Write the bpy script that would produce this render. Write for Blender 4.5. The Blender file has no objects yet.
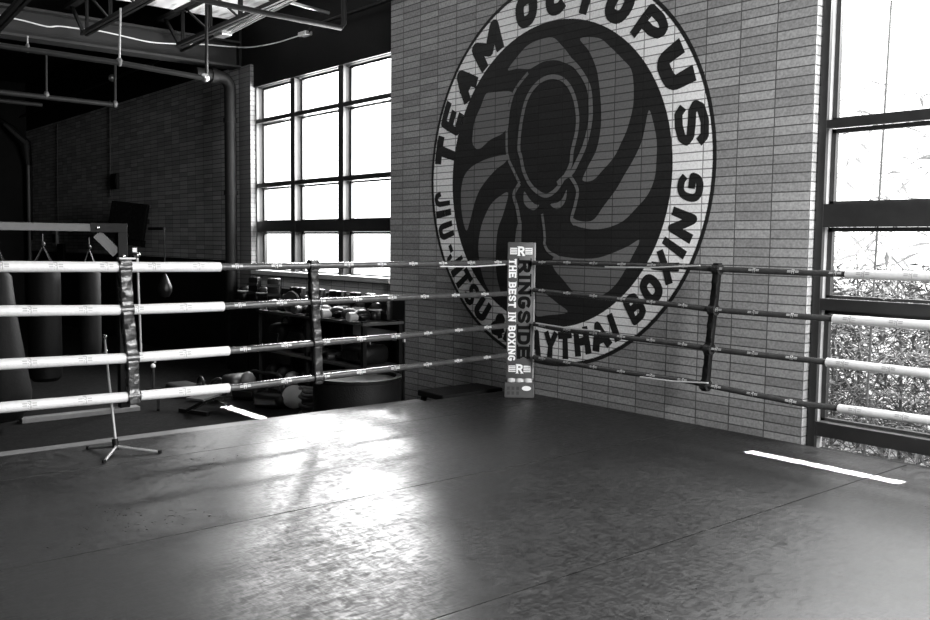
import bpy, bmesh, math, random
from mathutils import Vector, Matrix
from mathutils.geometry import tessellate_polygon
random.seed(7)
SC = bpy.context.scene
COL = SC.collection
PI = math.pi
# ------------------------------------------------------------------ camera solve
YAW, PIT, ROLL, F, H = -0.87010644, -0.07401133, 0.01080859, 915.70, 1.40
fw = Vector((math.sin(YAW)*math.cos(PIT), math.cos(YAW)*math.cos(PIT), math.sin(PIT)))
r0 = Vector((math.cos(YAW), -math.sin(YAW), 0)); u0 = r0.cross(fw)
rt = math.cos(ROLL)*r0 + math.sin(ROLL)*u0; up = rt.cross(fw)
def at(x, y, ax, v):
    """world point on the axis plane `ax`=v seen in the direction of photo point (x, y)"""
    d = fw + (x-465)/F*rt + (310-y)/F*up
    o = Vector((0, 0, H)); t = (v-o[ax])/d[ax]
    return o + t*d
cam = bpy.data.cameras.new('camera'); camo = bpy.data.objects.new('camera', cam); COL.objects.link(camo)
camo.matrix_world = Matrix(((rt.x, up.x, -fw.x, 0), (rt.y, up.y, -fw.y, 0), (rt.z, up.z, -fw.z, H), (0, 0, 0, 1)))
cam.sensor_width = 36; cam.lens = F/930*36; cam.clip_start = .05; cam.clip_end = 200
SC.camera = camo
SC.view_settings.view_transform = 'Standard'
SC.view_settings.look = 'None'
SC.view_settings.exposure = 0; SC.view_settings.gamma = 1

# ------------------------------------------------------------------ mesh helpers
def V(*a): return Vector(a)
class MB:
    def __init__(s): s.bm = bmesh.new()
    def face(s, pts):
        try: return s.bm.faces.new([s.bm.verts.new(p) for p in pts])
        except ValueError: pass
    def box(s, lo, hi, mat=None):
        c = [(x, y, z) for x in (lo[0], hi[0]) for y in (lo[1], hi[1]) for z in (lo[2], hi[2])]
        v = [s.bm.verts.new(mat @ Vector(p) if mat else p) for p in c]
        for f in ((0,1,3,2),(4,6,7,5),(0,4,5,1),(2,3,7,6),(0,2,6,4),(1,5,7,3)): s.bm.faces.new([v[i] for i in f])
        return s
    def rbox(s, lo, hi, b=.01, mat=None, seg=2):
        t = bmesh.new(); lo = Vector(lo); hi = Vector(hi)
        bmesh.ops.create_cube(t, size=1)
        for v in t.verts:
            v.co = Vector([(lo[i]+hi[i])/2 + v.co[i]*(hi[i]-lo[i]) for i in range(3)])
        bmesh.ops.bevel(t, geom=t.edges[:], offset=b, segments=seg, affect='EDGES', profile=.5)
        s.merge(t, mat); return s
    def merge(s, t, mat=None):
        mp = {}
        for v in t.verts: mp[v] = s.bm.verts.new(mat @ v.co if mat else v.co)
        for f in t.faces:
            try: s.bm.faces.new([mp[v] for v in f.verts])
            except ValueError: pass
        t.free()
    def beam(s, p0, p1, w, h, upv=(0, 0, 1)):
        p0, p1 = Vector(p0), Vector(p1); d = (p1-p0); L = d.length; d.normalize()
        u = Vector(upv); sd = d.cross(u)
        if sd.length < 1e-4: sd = d.cross(Vector((1, 0, 0)))
        sd.normalize(); u = sd.cross(d)
        m = Matrix(((d.x, sd.x, u.x, p0.x), (d.y, sd.y, u.y, p0.y), (d.z, sd.z, u.z, p0.z), (0, 0, 0, 1)))
        return s.box((0, -w/2, -h/2), (L, w/2, h/2), m)
    def tube(s, pts, r, n=10, caps=True, closed=False):
        pts = [Vector(p) for p in pts]; rr = r if isinstance(r, (list, tuple)) else [r]*len(pts)
        rings = []; prev = None; N = len(pts)
        for i, p in enumerate(pts):
            if closed: d = pts[(i+1) % N]-pts[i-1]
            else: d = pts[min(i+1, N-1)]-pts[max(i-1, 0)]
            if d.length < 1e-9: d = Vector((0, 0, 1))
            d.normalize()
            if prev is None:
                a = Vector((0, 0, 1)) if abs(d.z) < .9 else Vector((1, 0, 0)); a = (a - d*a.dot(d)).normalized()
            else:
                a = prev - d*prev.dot(d)
                a = a.normalized() if a.length > 1e-6 else d.orthogonal().normalized()
            prev = a; b = d.cross(a)
            rings.append([s.bm.verts.new(p + rr[i]*(math.cos(2*PI*k/n)*a + math.sin(2*PI*k/n)*b)) for k in range(n)])
        for i in range(N if closed else N-1):
            A, B = rings[i], rings[(i+1) % N]
            for k in range(n): s.bm.faces.new((A[k], A[(k+1) % n], B[(k+1) % n], B[k]))
        if caps and not closed:
            s.bm.faces.new(rings[0][::-1]); s.bm.faces.new(rings[-1])
        return s
    def cyl(s, p0, p1, r, n=16): return s.tube([p0, p1], r, n)
    def lathe(s, prof, c=(0, 0, 0), n=24, mat=None):
        c = Vector(c); rings = []
        for (r, z) in prof:
            if r < 1e-5: rings.append([s.bm.verts.new((mat @ Vector((0, 0, z)) if mat else Vector((0, 0, z)))+c)])
            else:
                rings.append([s.bm.verts.new((mat @ Vector((r*math.cos(2*PI*k/n), r*math.sin(2*PI*k/n), z)) if mat else Vector((r*math.cos(2*PI*k/n), r*math.sin(2*PI*k/n), z)))+c) for k in range(n)])
        for A, B in zip(rings, rings[1:]):
            for k in range(n):
                a = [A[k % len(A)], A[(k+1) % len(A)], B[(k+1) % len(B)], B[k % len(B)]]
                q = []
                for v in a:
                    if v not in q: q.append(v)
                if len(q) > 2: s.bm.faces.new(q)
        for R, fl in ((rings[0], True), (rings[-1], False)):
            if len(R) > 2: s.bm.faces.new(R[::-1] if fl else R)
        return s
    def blob(s, c, rad, mat=None, noise=0, seed=0, n=3):
        t = bmesh.new(); bmesh.ops.create_icosphere(t, subdivisions=n, radius=1)
        rng = random.Random(seed); ph = [rng.uniform(0, 6) for _ in range(6)]
        for v in t.verts:
            k = 1 + noise*(math.sin(4*v.co.x+ph[0])*math.sin(3*v.co.y+ph[1]) + .6*math.sin(7*v.co.z+ph[2]+3*v.co.x))
            v.co = Vector((v.co.x*rad[0], v.co.y*rad[1], v.co.z*rad[2]))*k
            if mat: v.co = mat.to_3x3() @ v.co
            v.co += Vector(c)
        s.merge(t); return s
    def build(s, name, mat, parent=None, smooth=False):
        bmesh.ops.recalc_face_normals(s.bm, faces=s.bm.faces[:])
        me = bpy.data.meshes.new(name); s.bm.to_mesh(me); s.bm.free()
        if smooth:
            for p in me.polygons: p.use_smooth = True
            try: me.set_sharp_from_angle(angle=math.radians(38))
            except Exception: pass
        me.materials.append(mat)
        o = bpy.data.objects.new(name, me); COL.objects.link(o)
        if parent is not None: o.parent = parent
        return o
def tag(o, label=None, cat=None, group=None, kind=None):
    if label: o['label'] = label
    if cat: o['category'] = cat
    if group: o['group'] = group
    if kind: o['kind'] = kind
    return o
def thing(name, label, cat, loc=(0, 0, 0), rz=0, group=None):
    o = bpy.data.objects.new(name, None); COL.objects.link(o); o.location = loc; o.rotation_euler = (0, 0, rz)
    o.empty_display_size = .05
    return tag(o, label, cat, group)
def dup(root, loc, rz=0, label=None, scale=None, rot=None):
    r = root.copy(); COL.objects.link(r); r.location = loc
    r.rotation_euler = rot if rot else (0, 0, rz)
    if scale: r.scale = (scale,)*3
    if label: r['label'] = label
    for ch in list(root.children):
        c = ch.copy(); COL.objects.link(c); c.parent = r
        for g in list(ch.children):
            d = g.copy(); COL.objects.link(d); d.parent = c
    return r
def struct(o): o['kind'] = 'structure'; return o
# ------------------------------------------------------------------ materials
def lin(s):
    s /= 255.
    return s/12.92 if s <= .04045 else ((s+.055)/1.055)**2.4
def mat(name, g, rough=.6, metal=0, noise=.15, scale=8, bump=0, bscale=60, coat=0, spec=.5, emit=0, stretch=None):
    m = bpy.data.materials.new(name); m.use_nodes = True; nt = m.node_tree; n = nt.nodes; l = nt.links
    b = n['Principled BSDF']; b.inputs['Roughness'].default_value = rough; b.inputs['Metallic'].default_value = metal
    b.inputs['Specular IOR Level'].default_value = spec; b.inputs['Coat Weight'].default_value = coat
    tc = n.new('ShaderNodeTexCoord'); src = tc.outputs['Object']
    if stretch:
        mp = n.new('ShaderNodeMapping'); mp.inputs['Scale'].default_value = stretch; l.new(src, mp.inputs[0]); src = mp.outputs[0]
    no = n.new('ShaderNodeTexNoise'); no.inputs['Scale'].default_value = scale; no.inputs['Detail'].default_value = 5
    l.new(src, no.inputs['Vector'])
    r = n.new('ShaderNodeMapRange'); r.inputs[3].default_value = g*(1-noise*2); r.inputs[4].default_value = g*(1+noise*2)
    l.new(no.outputs['Fac'], r.inputs[0]); l.new(r.outputs[0], b.inputs['Base Color'])
    if bump:
        n2 = n.new('ShaderNodeTexNoise'); n2.inputs['Scale'].default_value = bscale; n2.inputs['Detail'].default_value = 3
        l.new(src, n2.inputs['Vector']); bp = n.new('ShaderNodeBump'); bp.inputs['Strength'].default_value = bump
        bp.inputs['Distance'].default_value = .01
        l.new(n2.outputs['Fac'], bp.inputs['Height']); l.new(bp.outputs[0], b.inputs['Normal'])
    if emit:
        b.inputs['Emission Color'].default_value = (1, 1, 1, 1); b.inputs['Emission Strength'].default_value = emit
    return m
def brick_mat(name, g, var=.12, mortar=.35, rough=.8, bump=.6, blotch=.1):
    m = bpy.data.materials.new(name); m.use_nodes = True; nt = m.node_tree; n = nt.nodes; l = nt.links
    b = n['Principled BSDF']; b.inputs['Roughness'].default_value = rough; b.inputs['Specular IOR Level'].default_value = .3
    geo = n.new('ShaderNodeNewGeometry'); sp = n.new('ShaderNodeSeparateXYZ'); l.new(geo.outputs['Position'], sp.inputs[0])
    ad = n.new('ShaderNodeMath'); ad.operation = 'ADD'; l.new(sp.outputs[0], ad.inputs[0]); l.new(sp.outputs[1], ad.inputs[1])
    ax = n.new('ShaderNodeMath'); ax.operation = 'ADD'; l.new(ad.outputs[0], ax.inputs[0]); ax.inputs[1].default_value = -5.95+3.352+.2985*100
    az = n.new('ShaderNodeMath'); az.operation = 'ADD'; l.new(sp.outputs[2], az.inputs[0]); az.inputs[1].default_value = -.05+.0665*40
    cb = n.new('ShaderNodeCombineXYZ'); l.new(ax.outputs[0], cb.inputs[0]); l.new(az.outputs[0], cb.inputs[1])
    bt = n.new('ShaderNodeTexBrick'); bt.offset = 0; bt.squash = 1
    l.new(cb.outputs[0], bt.inputs['Vector'])
    bt.inputs['Scale'].default_value = 1; bt.inputs['Brick Width'].default_value = .2985; bt.inputs['Row Height'].default_value = .0665
    bt.inputs['Mortar Size'].default_value = .0055; bt.inputs['Mortar Smooth'].default_value = .4; bt.inputs['Bias'].default_value = 0
    for k, q in (('Color1', g*(1-var)), ('Color2', g*(1+var)), ('Mortar', g*mortar)): bt.inputs[k].default_value = (q, q, q, 1)
    no = n.new('ShaderNodeTexNoise'); no.inputs['Scale'].default_value = 55; no.inputs['Detail'].default_value = 6; l.new(geo.outputs['Position'], no.inputs['Vector'])
    mr = n.new('ShaderNodeMapRange'); mr.inputs[1].default_value = .3; mr.inputs[2].default_value = .7
    mr.inputs[3].default_value = 1-blotch*1.6; mr.inputs[4].default_value = 1+blotch*1.6; l.new(no.outputs['Fac'], mr.inputs[0])
    n3 = n.new('ShaderNodeTexNoise'); n3.inputs['Scale'].default_value = 1.7; n3.inputs['Detail'].default_value = 3; l.new(geo.outputs['Position'], n3.inputs['Vector'])
    m3 = n.new('ShaderNodeMapRange'); m3.inputs[3].default_value = 1-blotch; m3.inputs[4].default_value = 1+blotch; l.new(n3.outputs['Fac'], m3.inputs[0])
    mu = n.new('ShaderNodeMath'); mu.operation = 'MULTIPLY'; l.new(mr.outputs[0], mu.inputs[0]); l.new(m3.outputs[0], mu.inputs[1])
    vm = n.new('ShaderNodeVectorMath'); vm.operation = 'SCALE'; l.new(bt.outputs['Color'], vm.inputs[0]); l.new(mu.outputs[0], vm.inputs['Scale'])
    l.new(vm.outputs[0], b.inputs['Base Color'])
    iv = n.new('ShaderNodeMath'); iv.operation = 'SUBTRACT'; iv.inputs[0].default_value = 1; l.new(bt.outputs['Fac'], iv.inputs[1])
    n4 = n.new('ShaderNodeMath'); n4.operation = 'MULTIPLY_ADD'; l.new(no.outputs['Fac'], n4.inputs[0]); n4.inputs[1].default_value = .35; l.new(iv.outputs[0], n4.inputs[2])
    bp = n.new('ShaderNodeBump'); bp.inputs['Strength'].default_value = bump; bp.inputs['Distance'].default_value = .006
    l.new(n4.outputs[0], bp.inputs['Height']); l.new(bp.outputs[0], b.inputs['Normal'])
    return m
def mat_mat(name, g, r1=.37, r2=.50):
    """worn vinyl training mat: scratched sheen, faint specks"""
    m = bpy.data.materials.new(name); m.use_nodes = True; nt = m.node_tree; n = nt.nodes; l = nt.links
    b = n['Principled BSDF']
    geo = n.new('ShaderNodeNewGeometry'); pos = geo.outputs['Position']
    def noise(sc, det=4, stretch=None, dist=0):
        src = pos
        if stretch:
            mp = n.new('ShaderNodeMapping'); mp.inputs['Scale'].default_value = stretch[:3]
            mp.inputs['Rotation'].default_value = (0, 0, stretch[3]); l.new(pos, mp.inputs[0]); src = mp.outputs[0]
        q = n.new('ShaderNodeTexNoise'); q.inputs['Scale'].default_value = sc; q.inputs['Detail'].default_value = det
        q.inputs['Distortion'].default_value = dist; l.new(src, q.inputs['Vector']); return q.outputs['Fac']
    def rng(s, a, c, o1, o2):
        q = n.new('ShaderNodeMapRange'); q.inputs[1].default_value = a; q.inputs[2].default_value = c
        q.inputs[3].default_value = o1; q.inputs[4].default_value = o2; l.new(s, q.inputs[0]); return q.outputs[0]
    def mth(op, a, c):
        q = n.new('ShaderNodeMath'); q.operation = op
        for i, z in enumerate((a, c)):
            if isinstance(z, (int, float)): q.inputs[i].default_value = z
            else: l.new(z, q.inputs[i])
        return q.outputs[0]
    big = noise(.9, 4); mid = noise(9, 6, None, 1.5); scr = noise(26, 8, (1, .35, 1, .5), 2); scr2 = noise(26, 8, (.35, 1, 1, .3), 2)
    c = mth('MULTIPLY', rng(big, .3, .7, g*.75, g*1.25), rng(mid, .3, .7, .8, 1.2))
    sp = noise(260, 1); spk = rng(sp, .80, .84, 0, .0)
    c = mth('ADD', c, spk)
    cc = n.new('ShaderNodeCombineColor')
    for i in range(3): l.new(c, cc.inputs[i])
    l.new(cc.outputs[0], b.inputs['Base Color'])
    rr = mth('ADD', rng(big, .3, .7, r1, r2), mth('ADD', rng(scr, .35, .65, -.09, .09), rng(scr2, .35, .65, -.06, .06)))
    l.new(rr, b.inputs['Roughness'])
    b.inputs['Specular IOR Level'].default_value = .58
    bp = n.new('ShaderNodeBump'); bp.inputs['Strength'].default_value = .2; bp.inputs['Distance'].default_value = .003
    l.new(mth('ADD', mth('MULTIPLY', mid, .7), mth('ADD', scr, mth('MULTIPLY', big, .8))), bp.inputs['Height']); l.new(bp.outputs[0], b.inputs['Normal'])
    return m
def glass_mat(name, tr=.92):
    m = bpy.data.materials.new(name); m.use_nodes = True; nt = m.node_tree; n = nt.nodes; l = nt.links
    n.remove(n['Principled BSDF']); t = n.new('ShaderNodeBsdfTransparent'); g = n.new('ShaderNodeBsdfGlossy'); g.inputs['Roughness'].default_value = .05
    no = n.new('ShaderNodeTexNoise'); no.inputs['Scale'].default_value = 3
    r = n.new('ShaderNodeMapRange'); r.inputs[3].default_value = tr-.03; r.inputs[4].default_value = tr+.03
    l.new(no.outputs['Fac'], r.inputs[0]); l.new(r.outputs[0], t.inputs['Color'])
    mx = n.new('ShaderNodeMixShader'); mx.inputs[0].default_value = .06; l.new(t.outputs[0], mx.inputs[1]); l.new(g.outputs[0], mx.inputs[2])
    l.new(mx.outputs[0], n['Material Output'].inputs['Surface']); return m
def lowspec(m, v): m.node_tree.nodes['Principled BSDF'].inputs['Specular IOR Level'].default_value = v
M = {}
M['brick'] = brick_mat('brick_grey', .31, .2, .3, .8, .8, .15)
M['brick_dark'] = brick_mat('brick_left_room', .42, .25, .15, .7, .8)
M['brick_pil'] = brick_mat('brick_pilaster', .14)
M['brick_lit_tone'] = brick_mat('brick_below_window', .6)  # brick coloured paler to imitate sky light falling on the ledge
M['brick_white'] = brick_mat('paint_white_on_brick', .95, .05, .25, .6, .5, .08)
M['brick_black'] = brick_mat('paint_black_on_brick', .020, .12, .45, .55, .5, .15)
M['brick_mid'] = brick_mat('paint_grey_on_brick', .17, .06, .3, .6, .5, .08)
M['brick_line'] = brick_mat('paint_light_grey_on_brick', .17, .06, .3, .6, .5, .08)
M['mat'] = mat_mat('vinyl_mat', .010)
M['mat2'] = mat_mat('vinyl_mat_darker', .008, .39, .52)
M['gymfloor'] = mat_mat('rubber_floor', .009, .8, .95); lowspec(M['gymfloor'], .06)
M['beam_grey'] = mat('rig_beam_grey', .07, .5, 0, .1, 15)
M['edge'] = mat('pale_edge_trim', .16, .6, 0, .15, 12)
M['blackpaint'] = mat('black_paint', .010, .7, 0, .2, 5); lowspec(M['blackpaint'], 0.12)
M['header'] = mat('dark_panel_paint', .006, .6, 0, .3, 2); lowspec(M['header'], 0.12)
M['steel_dark'] = mat('dark_painted_steel', .007, .5, 0, .2, 10); lowspec(M['steel_dark'], 0.12)
M['girder'] = mat('girder_paint', .022, .6, 0, .15, 4); lowspec(M['girder'], 0.12)
M['pipe'] = mat('pipe_paint', .010, .55, 0, .2, 9); lowspec(M['pipe'], 0.15)
M['conduit'] = mat('galvanised_conduit', .6, .28, .9, .1, 20)
M['cable'] = mat('white_cable', .5, .5)
M['deck'] = mat('roof_deck', .02, .8); lowspec(M['deck'], 0.12)
M['frame'] = mat('dark_window_frame', .022, .42, 0, .2, 12)
M['bagskin'] = mat('worn_bag_leather', .003, .6, 0, .3, 8, .3, 30); lowspec(M['bagskin'], 0.12)
M['bagskin2'] = mat('worn_bag_leather_grey', .006, .6, 0, .4, 6, .3, 30); lowspec(M['bagskin2'], 0.12)
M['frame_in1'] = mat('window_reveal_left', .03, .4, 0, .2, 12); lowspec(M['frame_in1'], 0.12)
M['pole_out'] = mat('garden_pole_grey', .12)
M['frame_in'] = mat('window_reveal_grey', .3, .4, 0, .2, 12)
M['glass'] = glass_mat('window_glass')
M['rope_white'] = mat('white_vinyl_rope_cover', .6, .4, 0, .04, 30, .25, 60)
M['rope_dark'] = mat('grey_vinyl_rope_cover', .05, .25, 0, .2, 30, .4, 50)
M['print_dark'] = mat('dark_print', .33, .5)
M['print_white'] = mat('white_print', .5, .5, 0, .05)
M['vinyl_black'] = mat('black_vinyl', .02, .26, 0, .2, 12, .5, 30, 0, .6)
M['pad_white'] = mat('pad_white_print', .85, .5, 0, .05)
M['pad_sq'] = mat('pad_grey_print', .035)
M['pad'] = mat('pad_vinyl', .07, .5, 0, .08, 14, .15, 40)
M['pad_side'] = mat('pad_edge_vinyl', .30, .4, 0, .08, 14)
M['pad_ink'] = mat('pad_black_ink', .005, .8); lowspec(M['pad_ink'], .1)
M['foam'] = mat('white_foam', .6, .6)
M['chrome'] = mat('chrome_tube', .55, .22, 1, .05)
M['steel'] = mat('brushed_steel_bar', .30, .45, .3, .12, 15, 0, 60, 0, .5, 0, (1, .1, 1))
M['rubber'] = mat('black_rubber', .007, .55, 0, .2, 15, .4, 70); lowspec(M['rubber'], 0.12)
M['leather'] = mat('black_leather', .006, .35, 0, .2, 12, .4, 40); lowspec(M['leather'], 0.25)
M['leather_mid'] = mat('grey_leather', .022, .4, 0, .2, 12, .3, 40); lowspec(M['leather_mid'], 0.3)
M['leather_light'] = mat('pale_leather', .35, .4, 0, .1, 12, .2, 40)
M['cloth'] = mat('grey_cloth', .09, .85, 0, .2, 14, .5, 90)
M['wood'] = mat('rack_board', .05, .6, 0, .2, 6, 0, 60, 0, .5, 0, (1, 10, 10)); lowspec(M['wood'], 0.12)
M['pad_light'] = mat('bench_pad', .035, .45, 0, .1, 10, .2, 40)
M['dome'] = mat('dome_rubber', .24, .6)
M['plate_light'] = mat('pale_plate', .08, .5, 0, .1, 10)
M['tv'] = mat('tv_black_gloss', .006, .25); lowspec(M['tv'], 0.2)
M['sill'] = mat('pale_sill', .45, .5, 0, .12, 9)
M['snow'] = mat('bright_outdoor_ground', .45, .9, 0, .5, 1.5)
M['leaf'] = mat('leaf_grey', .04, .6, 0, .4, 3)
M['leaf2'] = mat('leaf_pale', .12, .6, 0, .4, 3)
M['bark'] = mat('bark', .05, .8, 0, .3, 12)
M['textile'] = mat('woven_rope', .05, .9, 0, .3, 40)
M['skylight'] = None
def skylight_mat():
    m = bpy.data.materials.new('skylight_panel'); m.use_nodes = True; nt = m.node_tree; n = nt.nodes; l = nt.links
    b = n['Principled BSDF']; b.inputs['Base Color'].default_value = (.5, .5, .5, 1); b.inputs['Roughness'].default_value = .6
    tc = n.new('ShaderNodeTexCoord'); mp = n.new('ShaderNodeMapping'); mp.inputs['Scale'].default_value = (1.2, 4, 1); l.new(tc.outputs['Object'], mp.inputs[0])
    no = n.new('ShaderNodeTexNoise'); no.inputs['Scale'].default_value = 2.2; no.inputs['Detail'].default_value = 6; l.new(mp.outputs[0], no.inputs['Vector'])
    r = n.new('ShaderNodeMapRange'); r.inputs[1].default_value = .35; r.inputs[2].default_value = .7; r.inputs[3].default_value = .12; r.inputs[4].default_value = .9
    l.new(no.outputs['Fac'], r.inputs[0]); l.new(r.outputs[0], b.inputs['Emission Strength']); b.inputs['Emission Color'].default_value = (1, 1, 1, 1)
    return m
M['skylight'] = skylight_mat()

# ------------------------------------------------------------------ stroke lettering
def ell(cx, cy, rx, ry, a0, a1, n=14, p=2.6):
    out = []
    for i in range(n+1):
        a = math.radians(a0+(a1-a0)*i/n); c, s = math.cos(a), math.sin(a)
        out.append((cx+rx*math.copysign(abs(c)**(2/p), c), cy+ry*math.copysign(abs(s)**(2/p), s)))
    return out
_ov = [0]
GL = {
 'T': [[(0,1),(1,1)],[(.5,1),(.5,0)]],
 'E': [[(1,0),(0,0),(0,1),(1,1)],[(0,.5),(.8,.5)]],
 'A': [[(0,0),(.5,1),(1,0)],[(.2,.3),(.8,.3)]],
 'M': [[(0,0),(0,1),(.5,.2),(1,1),(1,0)]],
 'O': [ell(.5,.5,.5,.5,0,360,24)],
 'C': [ell(.5,.5,.5,.5,40,320,20)],
 'P': [[(0,0),(0,1),(.6,1),(.93,.9),(1,.74),(.93,.58),(.6,.46),(0,.46)]],
 'U': [[(0,1)]+ell(.5,.35,.5,.35,180,360,12)+[(1,1)]],
 'S': [[(1,.78),(.88,.94),(.5,1),(.12,.94),(0,.76),(.14,.6),(.5,.5),(.86,.4),(1,.24),(.88,.06),(.5,0),(.12,.06),(0,.22)]],
 'J': [[(1,1),(1,.25),(.82,.05),(.5,0),(.15,.06),(0,.28)]],
 'I': [[(.5,0),(.5,1)]],
 '-': [[(0,.5),(1,.5)]],
 '&': [[(1,0),(.18,.72),(.22,.92),(.45,1),(.68,.92),(.7,.75),(.1,.38),(.03,.17),(.3,0),(.65,.08),(1,.42)]],
 'Y': [[(0,1),(.5,.48),(1,1)],[(.5,.48),(.5,0)]],
 'H': [[(0,0),(0,1)],[(1,0),(1,1)],[(0,.5),(1,.5)]],
 'B': [[(0,.5),(0,1),(.6,1),(.9,.9),(.92,.65),(.6,.53),(0,.53)],[(0,.53),(0,0),(.65,0),(.95,.1),(1,.3),(.9,.46),(.6,.53)]],
 'X': [[(0,0),(1,1)],[(0,1),(1,0)]],
 'N': [[(0,0),(0,1),(1,0),(1,1)]],
 'G': [ell(.5,.5,.5,.5,45,350,20)+[(1,.42),(.55,.42)]],
 'R': [[(0,0),(0,1),(.6,1),(.93,.9),(.97,.74),(.9,.58),(.6,.48),(0,.48)],[(.5,.48),(1,0)]],
 'D': [[(0,0),(0,1),(.5,1)]+ell(.45,.5,.55,.5,90,-90,12)+[(0,0)]],
}
SERIF = {'T': [(.5,0)], 'E': [(0,0),(0,1)], 'I': [(.5,0),(.5,1)], 'N': [(0,0),(0,1),(1,1)], 'H': [(0,0),(0,1),(1,0),(1,1)],
 'R': [(0,0),(0,1),(1,0)], 'D': [(0,0),(0,1)], 'B': [(0,0),(0,1)], 'X': [(0,0),(0,1),(1,0),(1,1)]}
def glyph(mb, ch, fn, w, h, t, serif=0, slant=0, lift=Vector((0, -1, 0))):
    """draw glyph of box w x h with stroke t; fn maps local (x, y) to world"""
    def P(p):
        x = t/2+p[0]*(w-t); y = t/2+p[1]*(h-t)
        return Vector((x+slant*(y-h/2), y))
    base_fn = fn
    if ch == 'S': t = t*.92
    def fn(x, y):
        q = base_fn(x, y); return q+lift*(_ov[0] % 40)*.00004
    def quad(a, b, tt, ext=0):
        d = b-a; L = d.length
        if L < 1e-6: return
        d /= L; a = a-d*ext; b = b+d*ext; nn = Vector((-d.y, d.x))*tt/2; k = max(1, int(L/(h*.2)))
        for i in range(k):
            p, q = a.lerp(b, i/k), a.lerp(b, (i+1)/k)
            _ov[0] += 1; mb.face([fn(*(p-nn)), fn(*(q-nn)), fn(*(q+nn)), fn(*(p+nn))])
    for line in GL[ch]:
        pts = [P(p) for p in line]
        for i in range(len(pts)-1):
            e = t/2 if len(pts) == 2 or (len(pts) < 7 and (i == 0 or i == len(pts)-2)) else 0
            d = (pts[i+1]-pts[i]).normalized()
            a, b = pts[i], pts[i+1]
            if i == 0: a = a-d*min(t/2, e or t*.3)
            if i == len(pts)-2: b = b+d*min(t/2, e or t*.3)
            quad(a, b, t)
        for p in pts[1:-1]+([pts[0]] if ch in 'OD' else []):
            _ov[0] += 1; mb.face([fn(p.x+t/2*math.cos(k*PI/5), p.y+t/2*math.sin(k*PI/5)) for k in range(10)])
    if serif:
        for p in SERIF.get(ch, []):
            q = P(p); q.y += (-t/2+serif*.25 if p[1] == 0 else t/2-serif*.25)
            quad(Vector((q.x-t/2-serif, q.y)), Vector((q.x+t/2+serif, q.y)), serif*.7)
        if ch in 'TE':
            q0 = P((0, 1)); q1 = P((1, 1))
            for q in ([q0, q1] if ch == 'T' else [q1]): quad(Vector((q.x, q.y)), Vector((q.x, q.y-t/2-serif)), serif*.8)
            if ch == 'E': q = P((1, 0)); quad(q, Vector((q.x, q.y+t/2+serif)), serif*.8)

# ================================================================== SETTING
FZ = -.42      # gym floor level (ring platform top is 0)
WY = 5.95      # face of the brick walls
CEIL = 4.9
def sbox(name, lo, hi, m): return struct(MB().box(lo, hi).build(name, m))
sbox('floor', (-23.5, -5, FZ-.1), (4, 6.6, FZ), M['gymfloor'])
sbox('ceiling', (-23.5, -5, CEIL), (4, 6.6, CEIL+.1), M['deck'])
mw = MB().box((-8.36, WY, FZ), (-3.352, 6.20, CEIL)).build('wall_mural', M['brick']); struct(mw)
lw = MB().box((-23.4, WY, FZ), (-12.03, 6.25, 3.82)).build('wall_left_room', M['brick_dark']); struct(lw)
sbox('wall_left_room_top', (-23.4, WY+.01, 3.82), (-12.03, 6.6, CEIL), M['blackpaint'])
sbox('wall_pilaster', (-12.03, WY, FZ), (-11.68, 6.2, 3.80), M['brick_pil'])
sbox('trim_1', (-22.7, WY-.03, FZ), (-12.3, WY, 1.10), M['blackpaint'])
sbox('wall_far_left', (-23.6, -5, FZ), (-22.7, 6.6, CEIL), M['blackpaint'])
sbox('wall_back', (-23.5, -5.1, FZ), (4, -5, CEIL), M['blackpaint'])
sbox('wall_right', (3.9, -5, FZ), (4, 6.6, CEIL), M['blackpaint'])
sbox('wall_window_header', (-12.03, 6.0, 3.49), (-8.36, 6.25, CEIL), M['header'])
sbox('wall_below_window', (-11.66, 6.0, FZ), (-8.36, 6.25, .93), M['brick_lit_tone'])
sbox('wall_right_header', (-3.352, 6.0, 4.1), (4, 6.2, CEIL), M['header'])
sbox('wall_right_base', (-3.352, 6.0, FZ), (4, 6.16, -.04), M['header'])
sbox('trim_2', (-11.66, 5.985, FZ), (-8.36, 6.0, .76), M['blackpaint'])
sbox('trim_sill', (-11.66, 5.93, .93), (-8.36, 6.3, .985), M['sill'])

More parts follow.
